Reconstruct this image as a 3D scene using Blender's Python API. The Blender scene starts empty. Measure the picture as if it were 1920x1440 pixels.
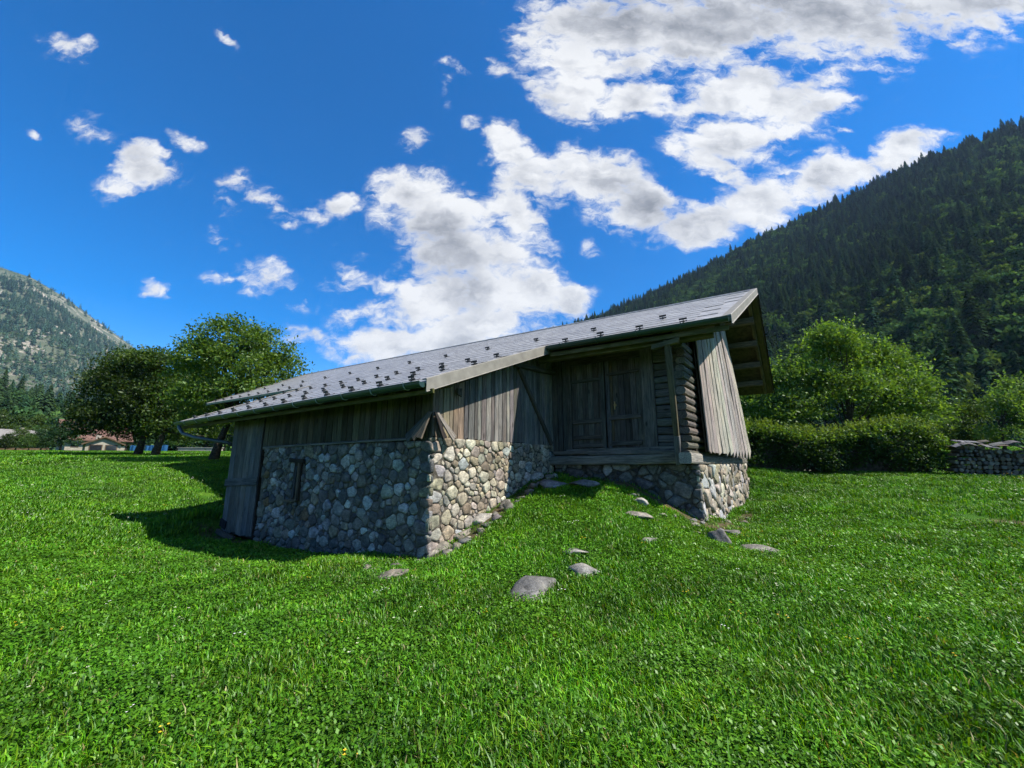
import bpy, math, random
import numpy as np
from mathutils import Vector, Matrix

random.seed(7)
rng = np.random.default_rng(7)
sc = bpy.context.scene
COL = sc.collection
R = math.radians

# ------------------------------------------------------------------ camera
FPX, HOR, EYE = 746.67, 865.0, 1.6            # focal length in photo pixels, eye-level row, eye height
PITCH = math.atan((HOR - 720) / FPX)
cam_d = bpy.data.cameras.new('camera')
cam_d.sensor_width = 36.0
cam_d.lens = 14.0
cam_d.clip_start = 0.05
cam_d.clip_end = 20000
cam = bpy.data.objects.new('camera', cam_d)
COL.objects.link(cam)
cam.location = (0, 0, EYE)
cam.rotation_euler = (math.pi / 2 + PITCH, 0, 0)
sc.camera = cam

# ------------------------------------------------------------------ light
SUN_AZ, SUN_EL = R(107), R(50)                 # azimuth clockwise from +Y
sc.view_settings.view_transform = 'Standard'
sc.view_settings.look = 'None'
sc.view_settings.gamma = 1.0
sc.view_settings.use_curve_mapping = False
sc.view_settings.exposure = 1.45
sc.cycles.adaptive_threshold = 0.025
sc.cycles.max_bounces = 6
sc.cycles.diffuse_bounces = 3
sc.cycles.glossy_bounces = 2
sc.cycles.transmission_bounces = 3
sun_d = bpy.data.lights.new('sun', 'SUN')
sun_d.energy = 3.6
sun_d.angle = R(0.53)
sun_d.color = (1.0, 0.93, 0.82)
sun = bpy.data.objects.new('sun', sun_d)
COL.objects.link(sun)
sdir = Vector((math.sin(SUN_AZ) * math.cos(SUN_EL), math.cos(SUN_AZ) * math.cos(SUN_EL), math.sin(SUN_EL)))
sun.rotation_euler = sdir.to_track_quat('Z', 'Y').to_euler()
sun.location = sdir * 50


def ray(x, y):
    X, yc = x - 960.0, 720.0 - y
    return Vector((X, FPX * math.cos(PITCH) - yc * math.sin(PITCH), FPX * math.sin(PITCH) + yc * math.cos(PITCH)))


class NT:
    """small node-tree helper"""
    def __init__(self, tree):
        self.t = tree
        self.n = tree.nodes
        self.l = tree.links

    def node(self, kind, ins=None, **props):
        nd = self.n.new(kind)
        for k, v in props.items():
            setattr(nd, k, v)
        for k, v in (ins or {}).items():
            self.put(nd.inputs[k], v)
        return nd

    def put(self, sock, v):
        if isinstance(v, bpy.types.NodeSocket):
            self.l.new(v, sock)
        elif isinstance(v, (tuple, list)) and sock.type == 'RGBA' and len(v) == 3:
            sock.default_value = (*v, 1)
        else:
            sock.default_value = v

    def math(self, op, a, b=None, c=None, clamp=False):
        nd = self.n.new('ShaderNodeMath')
        nd.operation = op
        nd.use_clamp = clamp
        for i, v in enumerate((a, b, c)):
            if v is not None:
                self.put(nd.inputs[i], v)
        return nd.outputs[0]

    def vmath(self, op, a, b=None, out=0, scale=None):
        nd = self.n.new('ShaderNodeVectorMath')
        nd.operation = op
        self.put(nd.inputs[0], a)
        if b is not None:
            self.put(nd.inputs[1], b)
        if scale is not None:
            self.put(nd.inputs['Scale'], scale)
        return nd.outputs[out]

    def mix(self, fac, a, b, mode='MIX'):
        nd = self.n.new('ShaderNodeMix')
        nd.data_type = 'RGBA'
        nd.blend_type = mode
        self.put(nd.inputs[0], fac)
        self.put(nd.inputs[6], a)
        self.put(nd.inputs[7], b)
        return nd.outputs[2]

    def noise(self, vec, scale, detail=4.0, rough=0.5, out='Fac', dist=0.0, dims='3D'):
        nd = self.n.new('ShaderNodeTexNoise')
        nd.noise_dimensions = dims
        if vec is not None:
            self.l.new(vec, nd.inputs['Vector'])
        nd.inputs['Scale'].default_value = scale
        nd.inputs['Detail'].default_value = detail
        nd.inputs['Roughness'].default_value = rough
        nd.inputs['Distortion'].default_value = dist
        return nd.outputs[out]

    def ramp(self, fac, stops, interp='LINEAR'):
        nd = self.n.new('ShaderNodeValToRGB')
        nd.color_ramp.interpolation = interp
        els = nd.color_ramp.elements
        while len(els) < len(stops):
            els.new(0.5)
        for e, (p, c) in zip(els, stops):
            e.position = p
            e.color = (*c, 1) if len(c) == 3 else c
        self.put(nd.inputs[0], fac)
        return nd.outputs[0]

    def remap(self, v, a, b, c=0.0, d=1.0, smooth=False):
        nd = self.n.new('ShaderNodeMapRange')
        nd.interpolation_type = 'SMOOTHSTEP' if smooth else 'LINEAR'
        nd.clamp = True
        self.put(nd.inputs[0], v)
        for i, k in enumerate((a, b, c, d)):
            nd.inputs[i + 1].default_value = k
        return nd.outputs[0]


# ------------------------------------------------------------------ sky and clouds
def px_cloud(x, y, rx, ry, ang=0.0):
    """a cloud's direction (gnomonic about +Y), half sizes and tilt, measured on the photograph"""
    r = ray(x, y)
    return (r.x / r.y, r.z / r.y, rx / FPX * 1.04, ry / FPX * 1.04, ang)


BIG = [px_cloud(*a) for a in [
    # big dark-based cloud upper right
    (1110, 70, 190, 150, 0), (1290, 50, 300, 150, 0), (1540, 20, 350, 170, 0), (1850, -20, 330, 140, 10),
    (1080, 170, 110, 80, -30), (1180, 190, 120, 60, 20), (1430, 180, 200, 110, 0), (1370, 255, 140, 85, 0), (1330, 300, 100, 50, -30), (1600, -80, 500, 150, 0),
    # cumulus above the roof, left mass
    (760, 350, 84, 60, 20), (820, 400, 150, 85, -20), (640, 385, 55, 36, 0), (890, 470, 170, 100, -20),
    (960, 540, 150, 75, -15), (800, 560, 120, 80, 20), (880, 610, 200, 75, 10), (1060, 560, 60, 45, -30), (740, 640, 130, 55, 0),
    # middle mass and the band toward the hill
    (955, 280, 45, 80, 20), (1000, 340, 100, 66, -20), (1110, 330, 130, 75, -10), (1200, 390, 130, 80, -20), (965, 400, 60, 80, 15),
    (1320, 425, 120, 62, 10), (1420, 385, 120, 60, 20), (1540, 335, 150, 62, 22), (1680, 285, 130, 48, 20),
    (270, 310, 100, 46, -22)]]
SMALL = [px_cloud(*a) for a in [
    (650, 515, 66, 40, -40), (620, 560, 50, 38, 0), (500, 520, 76, 40, -20), (550, 548, 56, 32, -30), (415, 522, 34, 20, 0), (300, 545, 44, 18, -20),
    (480, 360, 72, 36, -20), (525, 398, 60, 24, -35), (425, 385, 34, 30, 20), (595, 402, 60, 18, 8), (415, 445, 48, 19, -28),
    (190, 255, 100, 38, -38), (225, 348, 46, 32, 30), (350, 268, 44, 20, -40),
    (110, 92, 72, 26, -22), (152, 95, 32, 40, 30), (425, 72, 54, 17, -42), (828, 160, 24, 60, 18), (850, 125, 40, 18, -20), (780, 268, 36, 42, -20), (895, 238, 30, 26, 30), (930, 125, 50, 24, 0),
    (560, 640, 70, 24, 0), (610, 672, 80, 28, -10), (650, 600, 50, 26, 0), (65, 252, 24, 12, -30), (1590, 235, 30, 14, 0), (1110, 465, 24, 28, 0)]]
DARK = [px_cloud(*a) for a in [(1420, 30, 400, 130, 0), (1180, 20, 200, 110, 0), (1750, 40, 260, 80, 12), (850, 470, 110, 70, -20), (1240, 400, 150, 45, -15)]]

world = bpy.data.worlds.new('World')
sc.world = world
world.use_nodes = True
w = NT(world.node_tree)
w.n.clear()
tc = w.node('ShaderNodeTexCoord')
D = tc.outputs['Generated']
sky = w.node('ShaderNodeTexSky', sky_type='NISHITA', sun_disc=False)
sky.sun_elevation = SUN_EL
sky.sun_rotation = SUN_AZ
sky.altitude = 1500
sky.air_density = 1.0
sky.dust_density = 0.25
sky.ozone_density = 2.5
SKY = 0.079
hs = w.node('ShaderNodeHueSaturation', {'Hue': 0.505, 'Saturation': 1.5, 'Value': 1.0, 'Color': sky.outputs[0]})
blue = w.vmath('MULTIPLY', hs.outputs[0], (SKY, SKY, SKY))
sep = w.node('ShaderNodeSeparateXYZ', {0: D})
ysafe = w.math('MAXIMUM', sep.outputs[1], 0.05)
P = w.node('ShaderNodeCombineXYZ', {0: w.math('DIVIDE', sep.outputs[0], ysafe), 1: w.math('DIVIDE', sep.outputs[2], ysafe), 2: 0.0}).outputs[0]
warpc = w.noise(P, 5.5, 4.0, 0.6, 'Color', dims='2D')
warp = w.vmath('MULTIPLY', w.vmath('SUBTRACT', warpc, (0.5, 0.5, 0.5)), (0.11, 0.11, 0.0))
Pw = w.vmath('ADD', P, warp)


def blobs(lst, k, smooth=0.12):
    acc = None
    for cx, cy, rx, ry, ang in lst:
        m = w.node('ShaderNodeMapping', {0: Pw, 'Location': (cx, cy, 0), 'Rotation': (0, 0, R(ang)), 'Scale': (rx * k, ry * k, 1)}, vector_type='TEXTURE')
        g = w.node('ShaderNodeTexGradient', {0: m.outputs[0]}, gradient_type='SPHERICAL')
        acc = g.outputs[1] if acc is None else (w.math('SMOOTH_MAX', acc, g.outputs[1], smooth) if smooth else w.math('MAXIMUM', acc, g.outputs[1]))
    return acc


field = w.math('MAXIMUM', blobs(BIG, 1.30), w.math('MULTIPLY', blobs(SMALL, 1.6, 0), 0.46))
dark = blobs(DARK, 1.5)
front = w.remap(sep.outputs[1], 0.10, 0.22)
field = w.math('MULTIPLY', field, front)
# elsewhere the same kind of broken cumulus goes on
zs = w.math('ADD', w.math('MAXIMUM', sep.outputs[2], 0.0), 0.25)
Q = w.node('ShaderNodeCombineXYZ', {0: w.math('DIVIDE', sep.outputs[0], zs), 1: w.math('DIVIDE', sep.outputs[1], zs), 2: 0.0}).outputs[0]
gen = w.remap(w.noise(Q, 1.1, 3.0, 0.55), 0.50, 0.72, 0.0, 0.9)
gen = w.math('MULTIPLY', gen, w.math('SUBTRACT', 1.0, front))
gen = w.math('MULTIPLY', gen, w.remap(sep.outputs[2], 0.02, 0.15))
field = w.math('MAXIMUM', field, gen)
wis = w.vmath('MULTIPLY', w.vmath('SUBTRACT', w.noise(P, 16.0, 3.0, 0.6, 'Color', dims='2D'), (0.5, 0.5, 0.5)), (0.05, 0.05, 0.0))
Pf = w.node('ShaderNodeMapping', {0: w.vmath('ADD', P, wis), 'Rotation': (0, 0, R(26)), 'Scale': (0.72, 1.45, 1.0)}).outputs[0]                     # fibrous, curled edges
fb = w.noise(Pf, 8.5, 10.0, 0.64, dims='2D')
fb2 = w.noise(w.vmath('ADD', Pf, (0.010, 0.036, 0.0)), 8.5, 6.0, 0.60, dims='2D')
lo1 = w.noise(P, 5.0, 3.0, 0.5, dims='2D')
lo2 = w.noise(w.vmath('ADD', P, (0.050, 0.055, 0.0)), 5.0, 3.0, 0.5, dims='2D')
amp = w.math('MULTIPLY', w.remap(field, 0.0, 0.26), 2.9)
dens = w.math('ADD', w.math('MULTIPLY', field, 1.75), w.math('MULTIPLY', w.math('SUBTRACT', fb, 0.5), amp))
dens = w.math('SUBTRACT', dens, 0.40)
alpha = w.math('POWER', w.remap(dens, -0.14, 0.70, smooth=True), 1.3)
thick = w.remap(dens, 0.10, 0.95)
relief = w.math('ADD', w.math('MULTIPLY', w.math('SUBTRACT', fb2, fb), 2.4), w.math('MULTIPLY', w.math('SUBTRACT', lo2, lo1), 2.6))
relief = w.remap(relief, -0.45, 0.75)
shade = w.math('ADD', w.math('MULTIPLY', w.math('MULTIPLY', dark, thick), 0.55), w.math('MULTIPLY', w.math('MULTIPLY', relief, thick), 0.60), clamp=True)
ccol = w.ramp(shade, [(0.0, (0.35, 0.353, 0.358)), (0.22, (0.295, 0.30, 0.31)), (0.55, (0.195, 0.202, 0.217)), (1.0, (0.11, 0.116, 0.13))])
out = w.mix(alpha, blue, ccol)
bg = w.node('ShaderNodeBackground', {'Color': out, 'Strength': 1.0})
wo = w.node('ShaderNodeOutputWorld', {0: bg.outputs[0]})
world.cycles.sampling_method = 'MANUAL'
world.cycles.sample_map_resolution = 512

# ------------------------------------------------------------------ frame of the barn: u along the eaves (to the right), v into the building
PHI = R(33.5)
r0 = ray(801, 1045)
CORNER = Vector((0, 0, EYE)) + r0 * (-EYE / r0.z)
U = Vector((math.cos(PHI), -math.sin(PHI), 0))
V = Vector((math.sin(PHI), math.cos(PHI), 0))


def wpt(u, v, z=0.0):
    return CORNER + U * u + V * v + Vector((0, 0, z))


def uv_of(x, y):
    d = Vector((x, y, 0)) - CORNER
    return d.dot(U), d.dot(V)


def on_v(x, y, vv):
    r = ray(x, y)
    c = Vector((0, 0, EYE)) - CORNER
    t = (vv - c.dot(V)) / r.dot(V)
    p = c + r * t
    return Vector((p.dot(U), vv, p.z))


# ------------------------------------------------------------------ object helpers
def tag(o, label=None, cat=None, group=None, kind=None):
    if label: o['label'] = label
    if cat: o['category'] = cat
    if group: o['group'] = group
    if kind: o['kind'] = kind
    return o


def empty(name, loc=(0, 0, 0), rz=0.0, label=None, cat=None, group=None):
    o = bpy.data.objects.new(name, None)
    o.empty_display_size = 0.3
    o.location = loc
    o.rotation_euler = (0, 0, rz)
    COL.objects.link(o)
    return tag(o, label, cat, group)


def link(name, me, parent=None, mat=None, matrix=None, color=None):
    o = bpy.data.objects.new(name, me)
    COL.objects.link(o)
    if mat is not None and not me.materials:
        me.materials.append(mat)
    if parent is not None:
        o.parent = parent
    if matrix is not None:
        o.matrix_local = matrix
    if color is not None:
        o.color = (*color, 1)
    return o


def mesh(name, verts, faces, mat=None, smooth=False):
    me = bpy.data.meshes.new(name)
    me.from_pydata([tuple(v) for v in verts], [], [tuple(f) for f in faces])
    if mat is not None:
        me.materials.append(mat)
    if smooth:
        me.polygons.foreach_set('use_smooth', [True] * len(me.polygons))
    me.update()
    return me


def np_mesh(name, verts, faces, mat, col=None, smooth=False):
    """fast mesh from arrays, faces (n,k); col = per-face colour"""
    me = bpy.data.meshes.new(name)
    n, k = faces.shape
    me.vertices.add(len(verts))
    me.vertices.foreach_set('co', np.asarray(verts, dtype=np.float32).ravel())
    me.loops.add(n * k)
    me.loops.foreach_set('vertex_index', faces.astype(np.int32).ravel())
    me.polygons.add(n)
    me.polygons.foreach_set('loop_start', np.arange(0, n * k, k, dtype=np.int32))
    me.polygons.foreach_set('loop_total', np.full(n, k, dtype=np.int32))
    if smooth:
        me.polygons.foreach_set('use_smooth', np.ones(n, dtype=bool))
    me.update(calc_edges=True)
    if col is not None:
        at = me.attributes.new('tint', 'FLOAT_COLOR', 'FACE')
        c4 = np.ones((n, 4), dtype=np.float32)
        c4[:, :3] = col
        at.data.foreach_set('color', c4.ravel())
    me.materials.append(mat)
    return me


BOXF = [(0, 3, 2, 1), (4, 5, 6, 7), (0, 1, 5, 4), (1, 2, 6, 5), (2, 3, 7, 6), (3, 0, 4, 7)]


def box_vf(x0, x1, y0, y1, z0, z1):
    return [(x0, y0, z0), (x1, y0, z0), (x1, y1, z0), (x0, y1, z0), (x0, y0, z1), (x1, y0, z1), (x1, y1, z1), (x0, y1, z1)], BOXF


class MB:
    """collects shapes into one mesh"""
    def __init__(self):
        self.v, self.f = [], []

    def add(self, vs, fs):
        b = len(self.v)
        self.v += [tuple(x) for x in vs]
        self.f += [tuple(i + b for i in f) for f in fs]
        return self

    def box(self, *a):
        return self.add(*box_vf(*a))

    def tube(self, pts, rad, seg=8, cap=True):
        pts = [Vector(p) for p in pts]
        rads = rad if isinstance(rad, (list, tuple)) else [rad] * len(pts)
        rings, ref = [], None
        for i, p in enumerate(pts):
            d = (pts[min(i + 1, len(pts) - 1)] - pts[max(i - 1, 0)]).normalized()
            if ref is None:
                ref = Vector((0, 0, 1)) if abs(d.z) < 0.9 else Vector((1, 0, 0))
            a = d.cross(ref).normalized()
            b = a.cross(d).normalized()
            ref = b
            rings.append([p + (a * math.cos(2 * math.pi * k / seg) + b * math.sin(2 * math.pi * k / seg)) * rads[i] for k in range(seg)])
        base = len(self.v)
        for rg in rings:
            self.v += [tuple(q) for q in rg]
        for i in range(len(rings) - 1):
            for k in range(seg):
                a0, a1 = base + i * seg + k, base + i * seg + (k + 1) % seg
                self.f.append((a0, a1, a1 + seg, a0 + seg))
        if cap:
            self.f.append(tuple(base + k for k in reversed(range(seg))))
            self.f.append(tuple(base + (len(rings) - 1) * seg + k for k in range(seg)))
        return self

    def build(self, name, mat, parent=None, smooth=False, color=None, matrix=None):
        return link(name, mesh(name, self.v, self.f, mat, smooth), parent, None, matrix, color)


# ------------------------------------------------------------------ materials
def new_mat(name):
    m = bpy.data.materials.new(name)
    m.use_nodes = True
    t = NT(m.node_tree)
    t.n.clear()
    t.out = t.node('ShaderNodeOutputMaterial')
    return m, t


def principled(t, col, rough=0.8, spec=0.3, metal=0.0, normal=None):
    b = t.node('ShaderNodeBsdfPrincipled', {'Base Color': col, 'Roughness': rough, 'Metallic': metal, 'Specular IOR Level': spec})
    if normal is not None:
        t.l.new(normal, b.inputs['Normal'])
    t.l.new(b.outputs[0], t.out.inputs[0])
    return b


def bump(t, h, strength, dist):
    nd = t.node('ShaderNodeBump', {'Strength': strength, 'Distance': dist, 'Height': h})
    return nd.outputs[0]


def mat_wood(name='weathered_wood', moss=0.0):
    """grain runs along the object's own Y; the plank's tint is its object colour"""
    m, t = new_mat(name)
    tcn = t.node('ShaderNodeTexCoord')
    oi = t.node('ShaderNodeObjectInfo')
    off = t.node('ShaderNodeCombineXYZ', {0: t.math('MULTIPLY', oi.outputs['Random'], 37.0), 1: t.math('MULTIPLY', oi.outputs['Random'], 91.0), 2: 0.0}).outputs[0]
    co = t.vmath('ADD', tcn.outputs['Object'], off)
    st = t.vmath('MULTIPLY', co, (1.0, 0.045, 1.0))
    g1 = t.noise(st, 42.0, 5.0, 0.65, dist=0.6)
    g2 = t.noise(st, 150.0, 3.0, 0.6)
    big = t.noise(t.vmath('MULTIPLY', co, (1.0, 0.35, 1.0)), 4.0, 4.0, 0.6)
    knot = t.node('ShaderNodeTexVoronoi', {'Vector': t.vmath('MULTIPLY', co, (1.0, 0.33, 1.0)), 'Scale': 4.2})
    kn = t.remap(knot.outputs['Distance'], 0.05, 0.13, 0.25, 1.0, True)
    val = t.math('ADD', t.math('MULTIPLY', g1, 1.15), t.math('MULTIPLY', g2, 0.5))
    val = t.remap(val, 0.50, 1.12, 0.10, 1.85)
    val = t.math('MULTIPLY', val, t.remap(big, 0.25, 0.75, 0.68, 1.3))
    val = t.math('MULTIPLY', val, kn)
    col = t.vmath('SCALE', oi.outputs['Color'], scale=val)
    warm = t.mix(t.remap(big, 0.5, 0.7, 0.0, 0.32), col, t.vmath('MULTIPLY', col, (1.25, 0.98, 0.72)))
    if moss:
        warm = t.mix(t.remap(t.noise(co, 3.0, 4.0, 0.6), 0.4, 0.65, 0.0, moss), warm, (0.045, 0.052, 0.012))
    h = t.math('ADD', g1, t.math('MULTIPLY', g2, 0.4))
    principled(t, warm, 0.85, 0.15, normal=bump(t, h, 0.75, 0.008))
    return m


def mat_stone(name='field_stone', attr=False):
    m, t = new_mat(name)
    tcn = t.node('ShaderNodeTexCoord')
    oi = t.node('ShaderNodeObjectInfo')
    if attr:
        base = t.node('ShaderNodeAttribute', attribute_name='tint').outputs['Color']
        co = tcn.outputs['Object']
    else:
        base = oi.outputs['Color']
        co = t.vmath('ADD', tcn.outputs['Object'], t.node('ShaderNodeCombineXYZ', {0: t.math('MULTIPLY', oi.outputs['Random'], 9.0), 1: 0.0, 2: 0.0}).outputs[0])
    n1 = t.noise(co, 9.0, 7.0, 0.65)
    n2 = t.noise(co, 60.0, 4.0, 0.7)
    vein = t.noise(t.vmath('MULTIPLY', co, (1.0, 1.0, 3.5)), 7.0, 5.0, 0.6, dist=1.4)
    val = t.math('MULTIPLY', t.remap(n1, 0.3, 0.7, 0.45, 1.5), t.remap(n2, 0.3, 0.7, 0.62, 1.35))
    val = t.math('MULTIPLY', val, t.remap(t.noise(tcn.outputs['Object'], 1.6, 5.0, 0.65), 0.35, 0.65, 0.68, 1.2))
    val = t.math('MULTIPLY', val, t.remap(vein, 0.35, 0.62, 0.72, 1.2))
    col = t.vmath('SCALE', base, scale=val)
    col = t.mix(t.remap(n1, 0.56, 0.72, 0.0, 0.45), col, t.vmath('MULTIPLY', col, (1.25, 1.05, 0.78)))
    lich = t.remap(t.noise(co, 22.0, 6.0, 0.7), 0.60, 0.68, 0.0, 0.42)
    col = t.mix(lich, col, (0.27, 0.28, 0.24))
    h = t.math('ADD', t.math('MULTIPLY', n1, 1.0), t.math('MULTIPLY', n2, 0.35))
    principled(t, col, 0.82, 0.25, normal=bump(t, h, 0.8, 0.018))
    return m


def mat_noise(name, c0, c1, scale=6.0, rough=0.85, spec=0.2, metal=0.0, bumpd=0.0, detail=6.0, lo=0.35, hi=0.65):
    m, t = new_mat(name)
    tcn = t.node('ShaderNodeTexCoord')
    n = t.noise(tcn.outputs['Object'], scale, detail, 0.62)
    col = t.ramp(n, [(lo, c0), (hi, c1)])
    nm = bump(t, t.noise(tcn.outputs['Object'], scale * 4, 5.0, 0.65), 0.7, bumpd) if bumpd else None
    principled(t, col, rough, spec, metal, nm)
    return m


def mat_leaf(name, tint=(1, 1, 1), trans=0.46, gloss=0.02, rough=0.5):
    m, t = new_mat(name)
    a = t.node('ShaderNodeAttribute', attribute_name='tint').outputs['Color']
    oi = t.node('ShaderNodeObjectInfo')
    k = t.remap(oi.outputs['Random'], 0.0, 1.0, 0.55, 1.45)
    col = t.vmath('MULTIPLY', t.vmath('SCALE', a, scale=k), tint)
    d = t.node('ShaderNodeBsdfDiffuse', {'Color': col})
    tr = t.node('ShaderNodeBsdfTranslucent', {'Color': t.vmath('MULTIPLY', col, (1.5, 1.35, 0.55))})
    gl = t.node('ShaderNodeBsdfGlossy', {'Color': (0.8, 0.9, 0.8), 'Roughness': rough})
    s1 = t.node('ShaderNodeMixShader', {0: trans, 1: d.outputs[0], 2: tr.outputs[0]})
    s2 = t.node('ShaderNodeMixShader', {0: gloss, 1: s1.outputs[0], 2: gl.outputs[0]})
    t.l.new(s2.outputs[0], t.out.inputs[0])
    return m


M = {}
M['wood'] = mat_wood()
M['mossy_wood'] = mat_wood('mossy_wood', 0.75)
M['stone'] = mat_stone()
M['stone_joined'] = mat_stone('field_stone_small', True)
M['mortar'] = mat_noise('mortar', (0.040, 0.036, 0.030), (0.125, 0.113, 0.090), 14.0, 0.95, 0.1, bumpd=0.03)
M['dark_timber'] = mat_noise('dark_timber', (0.018, 0.014, 0.010), (0.05, 0.04, 0.03), 5.0, 0.9, 0.1)
M['gutter'] = mat_noise('green_gutter_metal', (0.010, 0.030, 0.023), (0.018, 0.046, 0.035), 3.0, 0.36, 0.5)
M['bracket'] = mat_noise('gutter_bracket_metal', (0.20, 0.25, 0.24), (0.30, 0.34, 0.33), 20.0, 0.45, 0.5, 0.3)
M['pipe'] = mat_noise('grey_pipe_metal', (0.035, 0.05, 0.058), (0.06, 0.078, 0.088), 6.0, 0.4, 0.5, 0.3)
M['flashing'] = mat_noise('pale_flashing', (0.15, 0.142, 0.12), (0.21, 0.20, 0.172), 4.0, 0.55, 0.4, bumpd=0.002)
M['guard'] = mat_noise('snow_guard_metal', (0.012, 0.014, 0.017), (0.03, 0.033, 0.038), 12.0, 0.55, 0.4)
M['earth'] = mat_noise('bare_earth', (0.045, 0.032, 0.018), (0.14, 0.105, 0.06), 5.0, 0.95, 0.1, bumpd=0.04)
M['bark'] = mat_noise('bark', (0.020, 0.016, 0.011), (0.075, 0.062, 0.045), 9.0, 0.95, 0.1, bumpd=0.03)
M['leaf'] = mat_leaf('leaf', gloss=0.022)
M['grass'] = None


def mat_roof():
    m, t = new_mat('grey_roof_sheet')
    tcn = t.node('ShaderNodeTexCoord')
    geo = t.node('ShaderNodeNewGeometry')
    oi = t.node('ShaderNodeObjectInfo')
    n = t.noise(geo.outputs['Position'], 2.2, 6.0, 0.65)
    n2 = t.noise(t.vmath('MULTIPLY', geo.outputs['Position'], (1, 1, 1)), 30.0, 4.0, 0.7)
    col = t.ramp(n, [(0.3, (0.200, 0.201, 0.206)), (0.7, (0.285, 0.286, 0.290))])
    col = t.vmath('SCALE', col, scale=t.remap(n2, 0.3, 0.7, 0.74, 1.22))
    stn = t.noise(t.vmath('MULTIPLY', geo.outputs['Position'], (3.0, 0.6, 0.6)), 2.4, 6.0, 0.7)
    col = t.vmath('SCALE', col, scale=t.remap(stn, 0.32, 0.68, 0.70, 1.25))
    col = t.vmath('SCALE', col, scale=t.remap(oi.outputs['Random'], 0.0, 1.0, 0.90, 1.08))
    col = t.mix(t.remap(t.noise(geo.outputs['Position'], 9.0, 6.0, 0.7), 0.60, 0.72, 0.0, 0.35), col, (0.07, 0.066, 0.058))
    principled(t, col, 0.48, 0.45, 0.0, bump(t, n2, 0.25, 0.003))
    return m


M['roof'] = mat_roof()


def mat_grass_blade():
    m, t = new_mat('grass_blade')
    a = t.node('ShaderNodeAttribute', attribute_name='tint').outputs['Color']
    oi = t.node('ShaderNodeObjectInfo')
    geo = t.node('ShaderNodeNewGeometry')
    patch = t.noise(geo.outputs['Position'], 0.35, 3.0, 0.6)
    patch2 = t.noise(geo.outputs['Position'], 1.7, 3.0, 0.6)
    k = t.math('MULTIPLY', t.remap(oi.outputs['Random'], 0.0, 1.0, 0.68, 1.35), t.remap(patch2, 0.3, 0.7, 0.62, 1.30))
    col = t.vmath('SCALE', a, scale=k)
    col = t.mix(t.remap(patch, 0.42, 0.66, 0.0, 0.5), col, t.vmath('MULTIPLY', col, (1.45, 1.12, 0.7)))
    d = t.node('ShaderNodeBsdfDiffuse', {'Color': col})
    tr = t.node('ShaderNodeBsdfTranslucent', {'Color': t.vmath('MULTIPLY', col, (1.5, 1.3, 0.5))})
    gl = t.node('ShaderNodeBsdfGlossy', {'Color': (0.85, 0.95, 0.85), 'Roughness': 0.45})
    s1 = t.node('ShaderNodeMixShader', {0: 0.28, 1: d.outputs[0], 2: tr.outputs[0]})
    s2 = t.node('ShaderNodeMixShader', {0: 0.022, 1: s1.outputs[0], 2: gl.outputs[0]})
    t.l.new(s2.outputs[0], t.out.inputs[0])
    return m


M['grass'] = mat_grass_blade()


def mat_ground():
    m, t = new_mat('meadow_ground')
    geo = t.node('ShaderNodeNewGeometry')
    pos = geo.outputs['Position']
    n = t.noise(pos, 1.3, 8.0, 0.7)
    f = t.noise(pos, 26.0, 5.0, 0.75)
    big = t.noise(pos, 0.06, 4.0, 0.6)
    a = t.ramp(n, [(0.32, (0.022, 0.066, 0.006)), (0.52, (0.045, 0.130, 0.010)), (0.70, (0.085, 0.175, 0.018))])
    a = t.vmath('SCALE', a, scale=t.remap(f, 0.25, 0.75, 0.45, 1.5))
    a = t.mix(t.remap(big, 0.45, 0.65, 0.0, 0.45), a, t.vmath('MULTIPLY', a, (1.35, 1.1, 0.8)))
    at = t.node('ShaderNodeAttribute', attribute_name='earth').outputs['Fac']
    e = t.ramp(t.noise(pos, 7.0, 6.0, 0.7), [(0.3, (0.05, 0.036, 0.02)), (0.7, (0.17, 0.13, 0.08))])
    col = t.mix(at, a, e)
    principled(t, col, 0.95, 0.1, normal=bump(t, t.math('ADD', f, n), 1.0, 0.06))
    return m


M['ground'] = mat_ground()
# ------------------------------------------------------------------ the ground
def W(u, v, z):
    p = wpt(u, v)
    return (p.x, p.y, z)


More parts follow.
